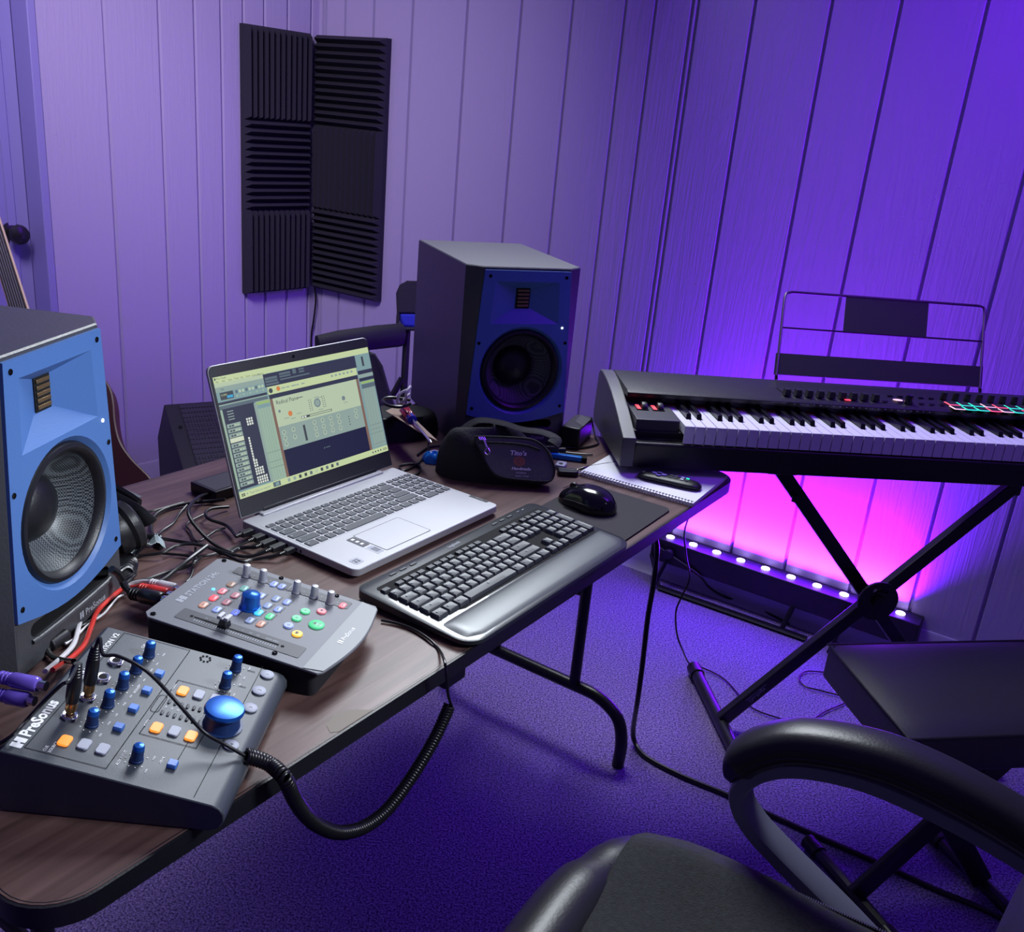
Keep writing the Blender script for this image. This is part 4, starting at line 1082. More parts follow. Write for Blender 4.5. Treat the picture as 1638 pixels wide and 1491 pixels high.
# X stand (true scale frame)
ST0 = Vector((.3565, 1.9214, 0))
def sw(x, y, z): return Vector((ST0.x+mu.x*x+mn.x*y, ST0.y+mu.y*x+mn.y*y, z))
so = sw(.551, .1, 0)
xs_ = thing('keyboard_stand', 'black X-shaped folding stand under the controller keyboard', 'stand', so, 0)
def sl_(x, y, z): return tuple(sw(x, y, z)-so)
def bar(name, a, c, w, d, parent, m='steel', nrm=None):
    a, c = Vector(a), Vector(c); t = (c-a).normalized(); nr = (nrm or mn).normalized(); s_ = t.cross(nr).normalized()
    b = MB(); v = []
    for p in (a, c): v += [tuple(p+s_*w/2*i+nr*d/2*j) for i, j in ((-1, -1), (1, -1), (1, 1), (-1, 1))]
    b.hexa(v); return b.build(name, M[m], parent, bevel=.003)
A1 = bar('leg', sl_(.239, .085, .030), sl_(.842, .085, .700), .032, .024, xs_)
A2 = bar('leg', sl_(.870, .118, .030), sl_(.252, .118, .722), .032, .024, xs_)
for s, (x, lg_) in enumerate(((.239, A1), (.870, A2))):
    b = MB(); b.tube([sl_(x, -.08, .022), sl_(x, .33, .022)], .0165, 12); b.build('foot_bar', M['steel'], xs_)
    for y in ((-.085, -.045), (.295, .335)):
        b = MB(); b.tube([sl_(x, y[0], .022), sl_(x, y[1], .022)], .0200, 12); b.build('foot_cap', M['rubber'], xs_)
for x, z in ((.842, .700), (.252, .722)):
    b = MB(); b.tube([sl_(x, -.02, .742), sl_(x, .26, .742)], .0125, 10); b.build('support_arm', M['rubber'], xs_)
    b = MB(); q = sl_(x, .10, z-.02); b.box(q[0]-.017, q[0]+.017, q[1]-.02, q[1]+.02, q[2]-.01, q[2]+.050); b.build('arm_bracket', M['steel'], xs_, bevel=.004)
b = MB(Matrix.Translation(Vector(sl_(.551, .055, .398))) @ RZ(MKT) @ RX(pi/2))
b.plate(circ(.050, 36), [circ(.0062, 12, .030*cos(a), .030*sin(a)) for a in (radians(62), radians(88), radians(114))], .010); b.plate(circ(.050, 36), [circ(.0062, 12, .030*cos(a), .030*sin(a)) for a in (radians(62), radians(88), radians(114))], .004)
o_ = circ(.050, 36); b.add([(x, y, .004) for x, y in o_]+[(x, y, .010) for x, y in o_], [(q, (q+1) % 36, 36+(q+1) % 36, 36+q) for q in range(36)])
b.build('lock_disc', M['steel'], xs_)
b = MB(Matrix.Translation(Vector(sl_(.551, .055, .398))) @ RZ(MKT) @ RX(pi/2)); b.lathe([(.011, -.06), (.011, .012), (.016, .014), (.014, .022), (0, .024)], 20); b.build('lock_knob', M['black'], xs_)
b = MB(Matrix.Translation(Vector(sl_(.318, .10, .630)))); b.lathe([(.006, -.008), (.006, .008), (0, .009)], 12); b.build('bolt', M['steel'], xs_)
# lettering on the lower leg
t_ = (Vector(sl_(.842, .085, .700))-Vector(sl_(.239, .085, .030))).normalized(); s2 = t_.cross(mn).normalized()
p_ = Vector(sl_(.239, .085, .030))+t_*.085-mn*.0125
Xm = Matrix(((t_.x, -s2.x, -mn.x, p_.x), (t_.y, -s2.y, -mn.y, p_.y), (t_.z, -s2.z, -mn.z, p_.z), (0, 0, 0, 1)))
b = MB(Xm); b.text('On-Stage', 0, -.004, .014, .0002, shear=.2); b.box(-.004, .062, -.0085, -.0072, .0001, .0002); b.build('logo', M['ink_grey'], xs_, smooth=0)

# sustain pedal lead on the carpet
cable('pedal_cable', 'thin black lead hanging past the table corner and curling across the carpet to the bench', [onv(1112, 800, ST0, MKT), onv(1108, 812, ST0, MKT)]+[onv(x, y, (.40, 2.05), .55) for x, y in ((1095, 850), (1098, 890), (1103, 925), (1090, 955), (1081, 980), (1083, 1015), (1092, 1040))]+[at(1103, 1062, .045), at(1118, 1066, .012), at(1145, 1078, .006), at(1165, 1092, .006), at(1200, 1130, .006), at(1240, 1147, .006), at(1270, 1153, .006), at(1300, 1150, .006), at(1320, 1138, .006), at(1350, 1125, .006), at(1356, 1120, .006), at(1340, 1112, .006), at(1310, 1104, .006), at(1288, 1098, .006), at(1278, 1085, .006), at(1290, 1074, .006), at(1325, 1076, .006), at(1360, 1080, .006)], .0022, 'rubber', 'cable')
# heavy cord from under the table, along the carpet
cable('extension_cable', 'thick black cord dropping from the table end and running along the carpet', [onv(x, y, (.40, 1.90), .35) for x, y in ((1048, 858), (1051, 880), (1046, 930), (1036, 990), (1028, 1060), (1020, 1120))]+[at(1013, 1165, .05), at(1016, 1188, .012), at(1035, 1212, .006), at(1090, 1241, .006), at(1160, 1270, .006), at(1230, 1302, .006), at(1300, 1334, .006), at(1400, 1378, .006), at(1500, 1424, .006), at(1575, 1455, .006), at(1640, 1490, .006)], .0060, 'rubber', 'cord')

# ================================================================== LED BAR
LB0 = Vector((.5397, 2.8578, .16)); LP = .0815
lb = thing('led_light_bar', 'black LED bar light glowing violet on the carpet against the back wall', 'light', (LB0.x, LB0.y, 0), TB)
b = MB(); b.hexa([(-.05, -.030, .075), (.795, -.030, .075), (.795, .028, .060), (-.05, .028, .060), (-.05, -.030, .152), (.795, -.030, .152), (.795, .030, .158), (-.05, .030, .158)])
b.build('housing', M['black'], lb, bevel=.003)
for x0 in (.02, .60):
    b = MB(); b.tube([(x0, -.034, .11), (x0-.02, -.085, .0), ], .007, 8, flat=(1.2, .6)); b.build('bracket_arm', M['steel'], lb)
    b = MB(T(x0, -.032, .115) @ RX(pi/2)); b.lathe([(.016, 0), (.018, .004), (.018, .014), (.014, .018), (0, .018)], 12); b.build('bracket_knob', M['black'], lb)
fb0 = (at(1054, 939, .008)-Vector((LB0.x, LB0.y, 0))); fb1 = (at(1290, 1022, .008)-Vector((LB0.x, LB0.y, 0)))
Ri = RZ(-TB)
b = MB(); b.tube([Ri @ fb0, Ri @ fb1], .009, 8, flat=(.7, 1.6)); b.build('floor_bracket', M['steel'], lb)
b = MB(); b.tube([(-.045, -.032, .09), tuple(Ri @ fb0)], .006, 8); b.build('bracket_arm', M['steel'], lb)
b = MB(); b.tube([(.44, -.032, .08), (.43, -.060, .02), (.425, -.07, .0)], .008, 8); b.build('bracket_arm', M['steel'], lb)
for k in range(10):
    x = k*LP
    b = MB(T(x, 0, .1565)); b.lathe([(.0135, 0), (.0130, .0022), (.008, .0032), (0, .0036)], 20); b.build('led_lens', M['lens'], lb)
def strip(nm, col, pw, x0, x1, z_, tilt, spread):
    l = bpy.data.lights.new(nm, 'AREA'); l.shape = 'RECTANGLE'; l.size = x1-x0; l.size_y = .022; l.energy = pw; l.color = col; l.spread = spread
    o = bpy.data.objects.new(nm, l); COL.objects.link(o); o.parent = lb; o.location = ((x0+x1)/2, 0, z_)
    o.rotation_euler = (pi+tilt, 0, 0)          # facing up, tipped towards the wall
strip('led_violet_light', (.19, .006, 1.0), 50, 0, 9*LP, .1625, radians(-3), radians(98))
strip('led_magenta_light', (1.0, .008, .60), 1.35, LP, 9*LP, .1630, radians(-2), radians(50))
cable('bar_cable', 'black power lead sagging along the front of the LED bar', [tuple(Vector((LB0.x, LB0.y, 0))+(RZ(TB) @ Vector(p))) for p in ((-.03, -.036, .135), (.0, -.040, .12))]+[at(x, y, z_) for x, y, z_ in ((1115, 918, .08), (1135, 940, .04), (1160, 955, .012), (1195, 966, .006), (1230, 982, .006), (1262, 998, .006))], .004, 'rubber', 'cable')
cable('floor_cable', 'pair of black leads on the carpet where the wall meets the floor under the table', [at(x, y, .006) for x, y in ((1003, 887), (1030, 893), (1060, 902), (1100, 914), (1125, 920))], .004)
cable('wall_cable', 'black lead lying along the baseboard to the right of the LED bar', [at(x, y, .006) for x, y in ((1345, 1000), (1375, 1010), (1412, 1021), (1445, 1030))], .004)

# ================================================================== BENCH
bo_ = Vector((.885, 1.540, 0)); BA = radians(12.0)
bench = thing('piano_bench', 'black leatherette keyboard bench with X legs in front of the stand', 'bench', bo_, BA)
def bl_(p): return RZ(-BA) @ (Vector(p)-bo_)
A_, B_, C_, D_ = at(1327, 1024, .50), at(1457, 1175, .50), at(1626, 1172, .50), at(1634, 1018, .50)
D_ = Vector((A_+(Vector((cos(BA), sin(BA), 0))*.46))); C_ = Vector((B_+(Vector((cos(BA), sin(BA), 0))*.46)))
q4 = [bl_(p) for p in (B_, C_, D_, A_)]
b = MB(); 
cx_ = sum(p.x for p in q4)/4; cy_ = sum(p.y for p in q4)/4
def ins(d, z): return [(p.x+(cx_-p.x)/abs(cx_-p.x)*d, p.y+(cy_-p.y)/abs(cy_-p.y)*d, z) for p in q4]
b.rings([ins(.004, .415), ins(0, .425), ins(0, .490)]); b.build('cushion_side', M['leather'], bench, bevel=.006)
b = MB(); 
def top_(u, v):
    p = q4[0].lerp(q4[1], u).lerp(q4[3].lerp(q4[2], u), v); e = (1-(2*u-1)**6)*(1-(2*v-1)**6); return (p.x, p.y, .490+.012*e)
b.grid(top_, 24, 18); b.build('cushion_top', M['leather'], bench, smooth=60)
b = MB(); b.tube(ins(-.0008, .490), .0028, 6, closed=True); b.build('piping', M['leather'], bench)
b = MB(); b.box(cx_-.16, cx_+.16, cy_-.10, cy_+.10, .400, .4148); b.build('seat_frame', M['steel'], bench)
def bb(nm, a, c, w, d): return bar(nm, bl_(a), bl_(c), w, d, bench, nrm=Vector((0, 1, 0)))
fl1, fl2 = Vector((.700, 1.630, .02)), Vector((.800, 1.375, .02)); fm = (fl1+fl2)/2
fr1, fr2 = Vector((.985, 1.70, .02)), Vector((1.075, 1.445, .02)); fm2 = (fr1+fr2)/2
bb('leg', (fm.x, fm.y-.02, .03), (1.005, 1.515, .40), .044, .014); bb('leg', (fm2.x, fm2.y-.02, .03), (.76, 1.50, .40), .044, .014)
for a, c in ((fl1, fl2), (fr1, fr2)):
    b = MB(); b.tube([bl_(a), bl_(c)], .0140, 10); f_ = b.build('foot_bar', M['steel'], bench)
    for e1, e2 in ((a, c), (c, a)):
        t = (e2-e1).normalized(); b = MB(); b.tube([bl_(e1-t*.004), bl_(e1+t*.035)], .0175, 12); b.build('foot_cap', M['rubber'], f_)

# ================================================================== OFFICE CHAIR
cf = Vector((-.883, .469, 0)); cr2 = Vector((.469, .883, 0))
CO = cf*.08+cr2*.79
ch = thing('office_chair', 'black leather office chair with a grey fabric seat cover and looped armrest', 'chair', (CO.x, CO.y, 0), atan2(cf.y, cf.x))
# local: x forward, y to the sitter's left (away from the visible arm); visible side is -y
SWD = .265
def seat_top(u, v):            # u across, v front to back
    y = -SWD+2*SWD*u; x = .255-.50*v
    ed = max(0, 1-(abs(2*u-1))**8)*max(0, 1-abs(2*v-1)**10)
    z = .445+.070*ed**.5+.008*sin(pi*v)-.012*sin(pi*u)
    cxn = 1-.05*max(0, 1-2*v)**2*abs(2*u-1)**2
    return (x*cxn-.02*abs(2*u-1)**3*(1-v), y*(1-.05*(1-v)**4), z)
b = MB(); b.grid(seat_top, 30, 30); b.box(-.235, .235, -SWD+.02, SWD-.02, .405, .447); b.build('seat', M['leather'], ch, smooth=60)
# rolled front bolster
b = MB()
P = [(.243-.05*abs(t)**3.0, t*(SWD-.02), .468) for t in [k/10 for k in range(-10, 11)]]
b.tube(P, [.030+.024*(1-abs(k/10)**4)-.007*math.exp(-((k/10+.63)/.06)**2) for k in range(-10, 11)], 16); b.build('front_bolster', M['leather'], ch, smooth=60)
for dy in (-.0035, .0035):
    b = MB(); b.tube([(.2300+.0440*cos(a), -.155+dy, .468+.0440*sin(a)) for a in [radians(-20+8*k) for k in range(22)]], .0011, 6); b.build('seam', M['stitch'], ch)
# fabric cover lying over the seat
def cov(u, v):
    y = -SWD+.012+(2*SWD-.03)*u; x = .212-.455*v+.006*sin(9*u)*(1-v)
    return (x, y-.006*sin(7*v), .533-.014*sin(pi*u)-.03*max(0, abs(2*u-1)-.80)/.2-.010*max(0, 1-v*8)+.0025*sin(13*u+5*v))
b = MB(); b.grid(cov, 34, 30); b.build('seat_cover', M['fabric'], ch, smooth=80, solid=.004)
b = MB(); b.tube([(.01-.015*k, -SWD+.016, .505) for k in range(16)], .0030, 6); zz_ = b.build('zip', M['nylon'], ch)
b = MB()
for k in range(74): b.box(.008-.003*k, .0095-.003*k, -SWD+.0135, -SWD+.0185, .5075, .5086)
b.build('zip_teeth', M['silver_dark'], zz_)
# armrests
def arm(sgn):
    yy = sgn*(SWD+.045)
    # arm centre line in local x, z (front tip -> over the top -> rear)
    P = [(.126, .590), (.118, .622), (.094, .654), (.048, .685), (-.035, .704), (-.108, .702), (-.190, .686), (-.27, .662), (-.33, .640)]
    R = []; sp = smooth_path([(x, yy, z) for x, z in P], 5); N_ = len(sp)
    for i, p in enumerate(sp):
        t = (sp[min(i+1, N_-1)]-sp[max(i-1, 0)]).normalized(); up = t.cross(Vector((0, 1, 0)))
        w = .036*min(1, (.25+i/8)); h = .0245*min(1, (.35+i/9))
        R.append([tuple(p+Vector((0, 1, 0))*(w*cos(a)*(abs(cos(a))**-.35 if abs(cos(a)) > .01 else 1)*.96)+up*(h*sin(a)*(abs(sin(a))**-.25 if abs(sin(a)) > .01 else 1))) for a in [2*pi*k/16 for k in range(16)]])
    b = MB(); b.rings(R); a_ = b.build('arm_pad', M['leather'], ch, smooth=50)
    b = MB(); b.tube([tuple(p+Vector((0, sgn*.0, 0))) for p in []] or [tuple(Vector(r[1])*.5+Vector(r[0])*.5) for r in R], .0016, 6); b.build('pad_seam', M['stitch'], a_)
    # moulded loop under the pad down to the seat
    L = [(-.32, .615), (-.19, .652), (-.09, .668), (-.02, .668), (.045, .652), (.088, .624), (.109, .590), (.104, .560), (.080, .533), (.045, .510), (.0, .484), (-.05, .455), (-.09, .43)]
    b = MB(); sp = smooth_path([(x, yy if z > .5 else yy-sgn*.0, z) for x, z in L], 5)
    R2 = []
    for i, p in enumerate(sp):
        t = (sp[min(i+1, len(sp)-1)]-sp[max(i-1, 0)]).normalized(); up = t.cross(Vector((0, 1, 0)))
        R2.append([tuple(p+Vector((0, 1, 0))*(.024*a)+up*(.012*c)) for a, c in ((-1, -.7), (-.7, -1), (.7, -1), (1, -.7), (1, .7), (.7, 1), (-.7, 1), (-1, .7))])
    b.rings(R2); b.build('arm_loop', M['grey_arm'], ch, smooth=50)
arm(-1); arm(1)
# backrest and base
def back_(u, v):
    a = 2*pi*u; y = (.24-.03*v)*cos(a)*(abs(cos(a))**-.45 if abs(cos(a)) > .02 else 1); x = -.245+.06*sin(a)*(abs(sin(a))**-.3 if abs(sin(a)) > .02 else 1)-.12*v+.035*sin(pi*v)
    s_ = min(1, sin(pi*min(.995, max(.005, v)))**.28); return (x, y*s_, .475+.62*v)
b = MB(); b.grid(back_, 32, 24, wrapu=True); b.build('backrest', M['leather'], ch, smooth=60)
b = MB(); b.lathe([(.03, .09), (.03, .25), (.022, .25), (.022, .405)], 20); b.build('gas_column', M['steel'], ch)
for k in range(5):
    a = 2*pi*k/5+.3
    b = MB(RZ(a)); b.tube([(0, 0, .10), (.14, 0, .085), (.27, 0, .062)], [.026, .020, .014], 10, flat=(1, .8)); l_ = b.build('base_leg', M['black'], ch)
    b = MB(RZ(a) @ T(.27, 0, .027) @ RX(pi/2)); b.lathe([(0, -.018), (.022, -.018), (.0265, -.012), (.0265, .012), (.022, .018), (0, .018)], 18); b.build('caster', M['black'], l_)
# ================================================================== FANNY PACK
BP = at(800, 778, TZ); BPA = .12
bag = thing('waist_bag', 'black waist bag with a printed zip pocket, slumped in front of the far speaker', 'bag', (BP.x, BP.y, TZ), BPA)
b = MB()
def bagp(u, v):
    a = 2*pi*u; x = -.008+.113*cos(a)*abs(cos(a))**-.15 if abs(cos(a)) > .01 else -.008; y = .060+.052*sin(a)
    h = (.082+.016*cos(a*1.0-2.4)-.010*sin(3*a)) ; t = v
    s_ = (1-.40*t**2.2)*(1-.0*t); q = sin(t*pi/2)**.75
    if t > .93: s_ *= max(.0, (1-t)/.07)**.5
    return (-.015+(x+.015)*s_*(1+.04*sin(5*a+3*t)), .060+(y-.060)*s_*(1+.05*sin(4*a)), max(.0, h*q))
b.grid(bagp, 48, 22, wrapu=True); b.build('body', M['nylon'], bag, smooth=70)
# front pocket panel
PX = Matrix(((1, 0, 0, 0), (0, .50, -.866, -.008), (0, .93, .50, .003), (0, 0, 0, 1)))     # x, up the slanted face, outwards
pk = [(-.052, .083), (-.045, .087), (.040, .088), (.068, .082), (.086, .067), (.098, .045), (.101, .028), (.095, .014), (.080, .011), (.045, .012), (.010, .014), (-.012, .020), (-.028, .037), (-.040, .058), (-.050, .074)]
pk = [(x, y) for x, y in reversed(pk)]
pk = [(p.x, p.y) for p in smooth_path([(x, y, 0) for x, y in pk], 4, True)]
b = MB(PX); b.prism(pk, -.022, .010); b.build('pocket', M['nylon_grey'], bag, bevel=.004)
b = MB(PX); b.tube([(x, y, .0105) for x, y in pk], .0019, 6, closed=True); b.build('piping', M['nylon'], bag)
b = MB(PX); b.tube(smooth_path([(-.046, .076, .0108), (0, .0775, .0112), (.045, .0755, .0112), (.072, .068, .0108)]), .0022, 6); b.build('pocket_zip', M['nylon'], bag)
b = MB(PX)
for k in range(4): b.tube([(-.047+.0035*k, .0865, .011), (-.043+.0035*k, .0800, .0125)], .0011, 6)
b.tube([(-.036, .080, .012), (-.030, .066, .015)], .0024, 8); b.tube(smooth_path([(-.030, .066, .0145), (-.034, .059, .0145), (-.029, .054, .0145), (-.024, .058, .0145), (-.028, .066, .0145)], 4), .0010, 6)
b.build('zip_pull', M['chrome'], bag)
b = MB(PX)
b.text("Tito's", .014, .0565, .0115, .0104, 0, bold=.03, shear=.15, width=.032); b.text('Handmade', .019, .0300, .0070, .0104, 0, bold=.03, shear=.15, width=.036)
b.text('VODKA', .027, .0235, .0040, .0104, 0, width=.020); b.text('Austin * Texas', .026, .0180, .0036, .0104, 0, width=.026)
n = 28; o_ = circ(.0100, n, .033, .0455, 1.1, .85); i_ = circ(.0082, n, .033, .0455, 1.1, .85)
b.add([(x, y, .0104) for x, y in o_]+[(x, y, .0104) for x, y in i_], [(q, (q+1) % n, n+(q+1) % n, n+q) for q in range(n)], 1)
o_ = circ(.0070, n, .033, .0455, 1.1, .85); i_ = circ(.0052, n, .033, .0455, 1.1, .85)
b.add([(x, y, .0104) for x, y in o_]+[(x, y, .0104) for x, y in i_], [(q, (q+1) % n, n+(q+1) % n, n+q) for q in range(n)], 1)
b.box(.0295, .0312, .0430, .0480, .0103, .0105, 1); b.box(.0330, .0365, .0430, .0480, .0103, .0105, 1)
b.build('printed_logo', [M['white'], mat('copper_ink', (.5, .16, .08), .5)], bag, smooth=0)
b = MB(); P = smooth_path([(-.09, .06, .075), (-.05, .075, .104), (.0, .075, .103), (.04, .07, .094), (.08, .065, .092), (.105, .05, .086), (.098, .035, .078)], 6)
b.tube(P, .012, 8, flat=(.22, 1)); b.build('strap', M['nylon'], bag)
# little things on the table -------------------------------------------------
def loc_thing(name, label, cat, px, py, rz, z=TZ+.0006, group=None):
    p = at(px, py, z); return thing(name, label, cat, (p.x, p.y, z), rz, group)
t = loc_thing('blue_pouch', 'small crumpled bright blue wrapper left of the waist bag', 'wrapper', 694, 738, .2)
def bp_(u, v):
    a = 2*pi*u; r = 1+.10*sin(3*a+1)+.05*sin(7*a); s_ = cos(v*pi/2)**.6 if v < 1 else 0; return (.024*r*cos(a)*s_, .017*r*sin(a)*s_, .020*sin(v*pi/2)*(1+.12*sin(5*a)))
b = MB(); b.grid(bp_, 28, 10, wrapu=True); b.build('wrapper', M['bluegel'], t, smooth=60)
b = MB(); b.tube(smooth_path([(-.010, -.004, .0205), (.0, .002, .0225), (.012, -.001, .0200)]), .0015, 6); b.build('wrapper_fold', M['white'], t)
t = loc_thing('blue_lighter', 'bright blue plastic lighter behind the car keys', 'lighter', 905, 735, -.12)
b = MB(); b.prism(rr(.068, .012, .005, 5), 0, .0105); b.build('body', M['bluegel'], t, bevel=.002)
b = MB(); b.prism(rr(.012, .011, .004, 4, .038, 0), .001, .010); b.build('cap', M['hole'], t)
t = loc_thing('key_fob', 'clear and silver key fob between the waist bag and the blue lighter', 'key', 897, 747, 1.3)
b = MB(); b.prism(rr(.030, .020, .005, 5), 0, .008); b.build('shell', M['grey_btn'], t, bevel=.0015)
b = MB(); b.prism(circ(.0045, 16, -.002, 0), .008, .0088); b.build('button', M['black'], t)
t = loc_thing('car_key', 'black car key with its silver blade pointing at the notebook', 'key', 908, 759, .10)
b = MB(); b.prism(rr(.042, .025, (.004, .010, .010, .004), 5), 0, .0105); b.build('fob', M['black'], t, bevel=.002)
for k in range(3):
    b = MB(); b.prism(rr(.008, .006, .002, 3, -.010+.010*k, 0), .0105, .0112); b.build('button', M['io_strip'], t)
b = MB(); b.prism([(.021, -.004), (.056, -.003), (.060, .001), (.056, .004), (.021, .004)], .004, .0062); b.build('blade', M['chrome'], t)
t = loc_thing('black_pen', 'black pen tip poking out from under the notebook corner', 'pen', 936, 752, .62)
b = MB(T(0, 0, .0045) @ RY(pi/2)); b.lathe([(.0005, -.020), (.0012, -.018), (.0040, -.006), (.0042, .030), (.0042, .12)], 14); b.build('barrel', M['black_gloss'], t)
b = MB(T(0, 0, .0045) @ RY(pi/2)); b.lathe([(.0003, -.0215), (.0012, -.0175), (.0030, -.0095)], 12); b.build('tip', M['chrome'], t)
# inline switch block and its lead
t = loc_thing('switch_block', 'black inline power switch block between the bag and the adapter', 'switch', 868, 728, .22)
b = MB(); b.prism(rr(.062, .026, .003, 4), 0, .024); b.build('case', M['black'], t, bevel=.002)
b = MB(); b.hexa([(.004, -.009, .024), (.024, -.009, .024), (.024, .009, .024), (.004, .009, .024), (.005, -.008, .026), (.023, -.008, .029), (.023, .008, .029), (.005, .008, .026)]); b.build('rocker', M['black_gloss'], t, bevel=.001)
b = MB(T(.031, 0, .012) @ RY(pi/2)); b.lathe([(.004, 0), (.004, .004), (.0055, .005), (.0055, .016), (.004, .018)], 16); b.build('barrel_plug', M['black'], t)
A0 = at(925, 718, TZ+.0006)
ad = thing('power_adapter', 'black power adapter brick between the far speaker and the controller keyboard', 'adapter', (0, 0, 0), 0)
az = .046
a1, a2, a3, a4 = (at(x, y, TZ+az) for x, y in ((899, 681), (928, 687), (949, 667), (921, 662)))
b = MB(); b.hexa([(p.x, p.y, TZ+.0006) for p in (a1, a2, a3, a4)]+[(p.x, p.y, TZ+az) for p in (a1, a2, a3, a4)]); o_ = b.build('case', M['black'], ad, bevel=.003)
c_ = (a1+a3)/2; ad.location = (c_.x, c_.y, TZ+.0006)
for v in o_.data.vertices: v.co -= Vector((c_.x, c_.y, TZ+.0006))
b = MB(); d_ = (a2-a1).normalized(); b.prism([(q.x-c_.x, q.y-c_.y) for q in (a1.lerp(a3, .42), a2.lerp(a3, .2), a3.lerp(a2, .2), a4.lerp(a3, .3))], az-.0008, az) ; b.build('rating_plate', M['io_strip2'], ad)
cable('adapter_lead', 'thin grey lead looping from the power adapter to the inline switch', [at(947, 672, TZ+.03), at(949, 684, TZ+.012), at(953, 700, TZ+.004), at(957, 709, TZ+.003), at(945, 714, TZ+.003), at(925, 717, TZ+.003), at(908, 716, TZ+.004), at(897, 715, TZ+.008)], .0022, 'rubber')
cable('desk_lead', 'black lead running along the table from the switch to under the notebook', [at(895, 723, TZ+.003), at(915, 725, TZ+.003), at(935, 727, TZ+.003), at(948, 727, TZ+.003)], .0020, 'rubber')
# ---- notebook + remote
n0, n1 = at(927, 755, TZ+.009), at(1108, 806, TZ+.009)
na = atan2((n1-n0).y, (n1-n0).x); nl_ = (n1-n0).length
nb_ = thing('spiral_notebook', 'white spiral-bound notebook lying at the table corner under the remote', 'notebook', (n0.x, n0.y, TZ+.0006), na)
nd = .205
b = MB(); b.box(.0, nl_, .004, nd, 0, .0078); b.build('pages', M['paper'], nb_, bevel=.0006)
b = MB(); b.box(-.001, nl_+.001, .002, nd+.001, 0, .0010); b.build('back_cover', M['cardboard'], nb_)
b = MB(); b.box(.0, nl_, .010, nd, .0078, .0084); b.build('front_page', M['paper'], nb_)
NC = 36
for k in range(NC):
    x = .006+(nl_-.012)*k/(NC-1)
    b = MB(T(x, .003, .0042) @ RZ(.12)); b.tube([(0.0008*sin(a), .0062*cos(a), .0060*sin(a)) for a in [2*pi*q/14 for q in range(14)]], .00075, 5, closed=True)
    b.build('binding_ring', M['chrome'], nb_)
b = MB()
for k in range(NC): x = .006+(nl_-.012)*k/(NC-1); b.box(x-.0018, x+.0018, .0095, .0135, .0084, .0086)
b.build('punched_holes', M['hole'], nb_)
wr = MB()
for k in range(3):
    P = [(.045+.012*k+.004*cos(a), .090+.003*k+.005*sin(a*1.3), .0087) for a in [q*.5 for q in range(10)]]; wr.tube(smooth_path(P, 3), .0003, 4)
wr.build('pen_scribble', M['bezel'], nb_)
r0, r1 = at(1022, 754, TZ+.02), at(1122, 776, TZ+.02)
rm = thing('tv_remote', 'slim black remote control lying on the notebook', 'remote', ((r0.x+r1.x)/2, (r0.y+r1.y)/2, TZ+.0096), atan2((r1-r0).y, (r1-r0).x))
rl = (r1-r0).length
b = MB(); R = []
for k in range(15):
    x = -rl/2+rl*k/14; w = .0195*(1-abs(2*k/14-1)**8*.5); h = .0075*(1-abs(2*k/14-1)**10*.5)
    R.append([(x, w*cos(a), h+h*sin(a)*(1 if sin(a) < 0 else .85)) for a in [2*pi*q/18 for q in range(18)]])
b.rings(R); b.build('body', M['black'], rm, smooth=60)
rz_ = .0142
b = MB(T(-.022, .0, rz_-.0006)); b.prism(rr(.030, .009, .004, 4), 0, .0018); b.prism(rr(.010, .022, .004, 4), 0, .0018); b.build('direction_pad', mat('purple_rubber', (.16, .10, .50), .5), rm)
for (x, y, m) in ((-.052, .005, 'io_strip'), (-.052, -.006, 'io_strip'), (.002, .008, 'io_strip'), (.002, -.002, 'io_strip'), (.011, .008, 'io_strip'), (.011, -.002, 'io_strip'), (.024, .008, 'sky_b'), (.024, -.003, 'paper'), (.034, .008, 'pad_green'), (.034, -.003, 'io_strip')):
    b = MB(); b.prism(rr(.0065, .006, .0015, 3, x, y), rz_-.0012, rz_+.0006); b.build('button', M[m], rm)

# ---- pouch, paper, screwdriver behind the laptop
pz = at(650, 712, TZ+.0006)
ps = thing('black_pouch', 'soft black case behind the laptop, right of its lid', 'case', (pz.x-.04, pz.y+.06, TZ+.0006), .55)
def pou(u, v):
    a = 2*pi*u; s_ = (1-.25*v*v)*(1 if v < .9 else ((1-v)/.1)**.5); return (.105*cos(a)*abs(cos(a))**-.3*s_ if abs(cos(a)) > .01 else 0, .055*sin(a)*s_, .052*sin(v*pi/2)**.8)
b = MB(); b.grid(pou, 36, 14, wrapu=True); b.build('pouch', M['nylon'], ps, smooth=70)
b = MB(); b.tube(smooth_path([(-.07, -.04, .050), (-.02, -.05, .052), (.05, -.045, .050)]), .0018, 6); b.build('zip', M['black'], ps)
fp = at(632, 660, TZ+.066)
b = MB(); c4 = [at(x, y, TZ+.0665) for x, y in ((617, 658), (668, 690), (700, 706), (640, 648))]
b.prism([(p.x-fp.x, p.y-fp.y) for p in c4], 0, .0012); o_ = b.build('paper_scrap', M['tan']); o_.location = (fp.x, fp.y, TZ+.0665)
tag(o_, 'folded tan paper lying on the soft case behind the laptop', 'paper')
s0, s1 = at(646, 655, TZ+.078), at(690, 708, TZ+.070)
sd_ = thing('screwdriver', 'screwdriver with a red and clear ribbed handle resting on the tan paper', 'screwdriver', tuple(s0), 0)
dr_ = (s1-s0); L_ = dr_.length; Xs = dr_.to_track_quat('Z', 'Y').to_matrix().to_4x4()
b = MB(Xs)
R = [[(r*(1+.12*cos(6*a))*cos(a), r*(1+.12*cos(6*a))*sin(a), z) for a in [2*pi*q/36 for q in range(36)]] for r, z in ((.004, 0), (.0095, .004), (.0105, .015), (.0098, .038), (.0075, .043), (.0095, .048), (.0085, .060), (.0045, .063))]
b.rings(R); b.build('handle', M['redplas'], sd_)
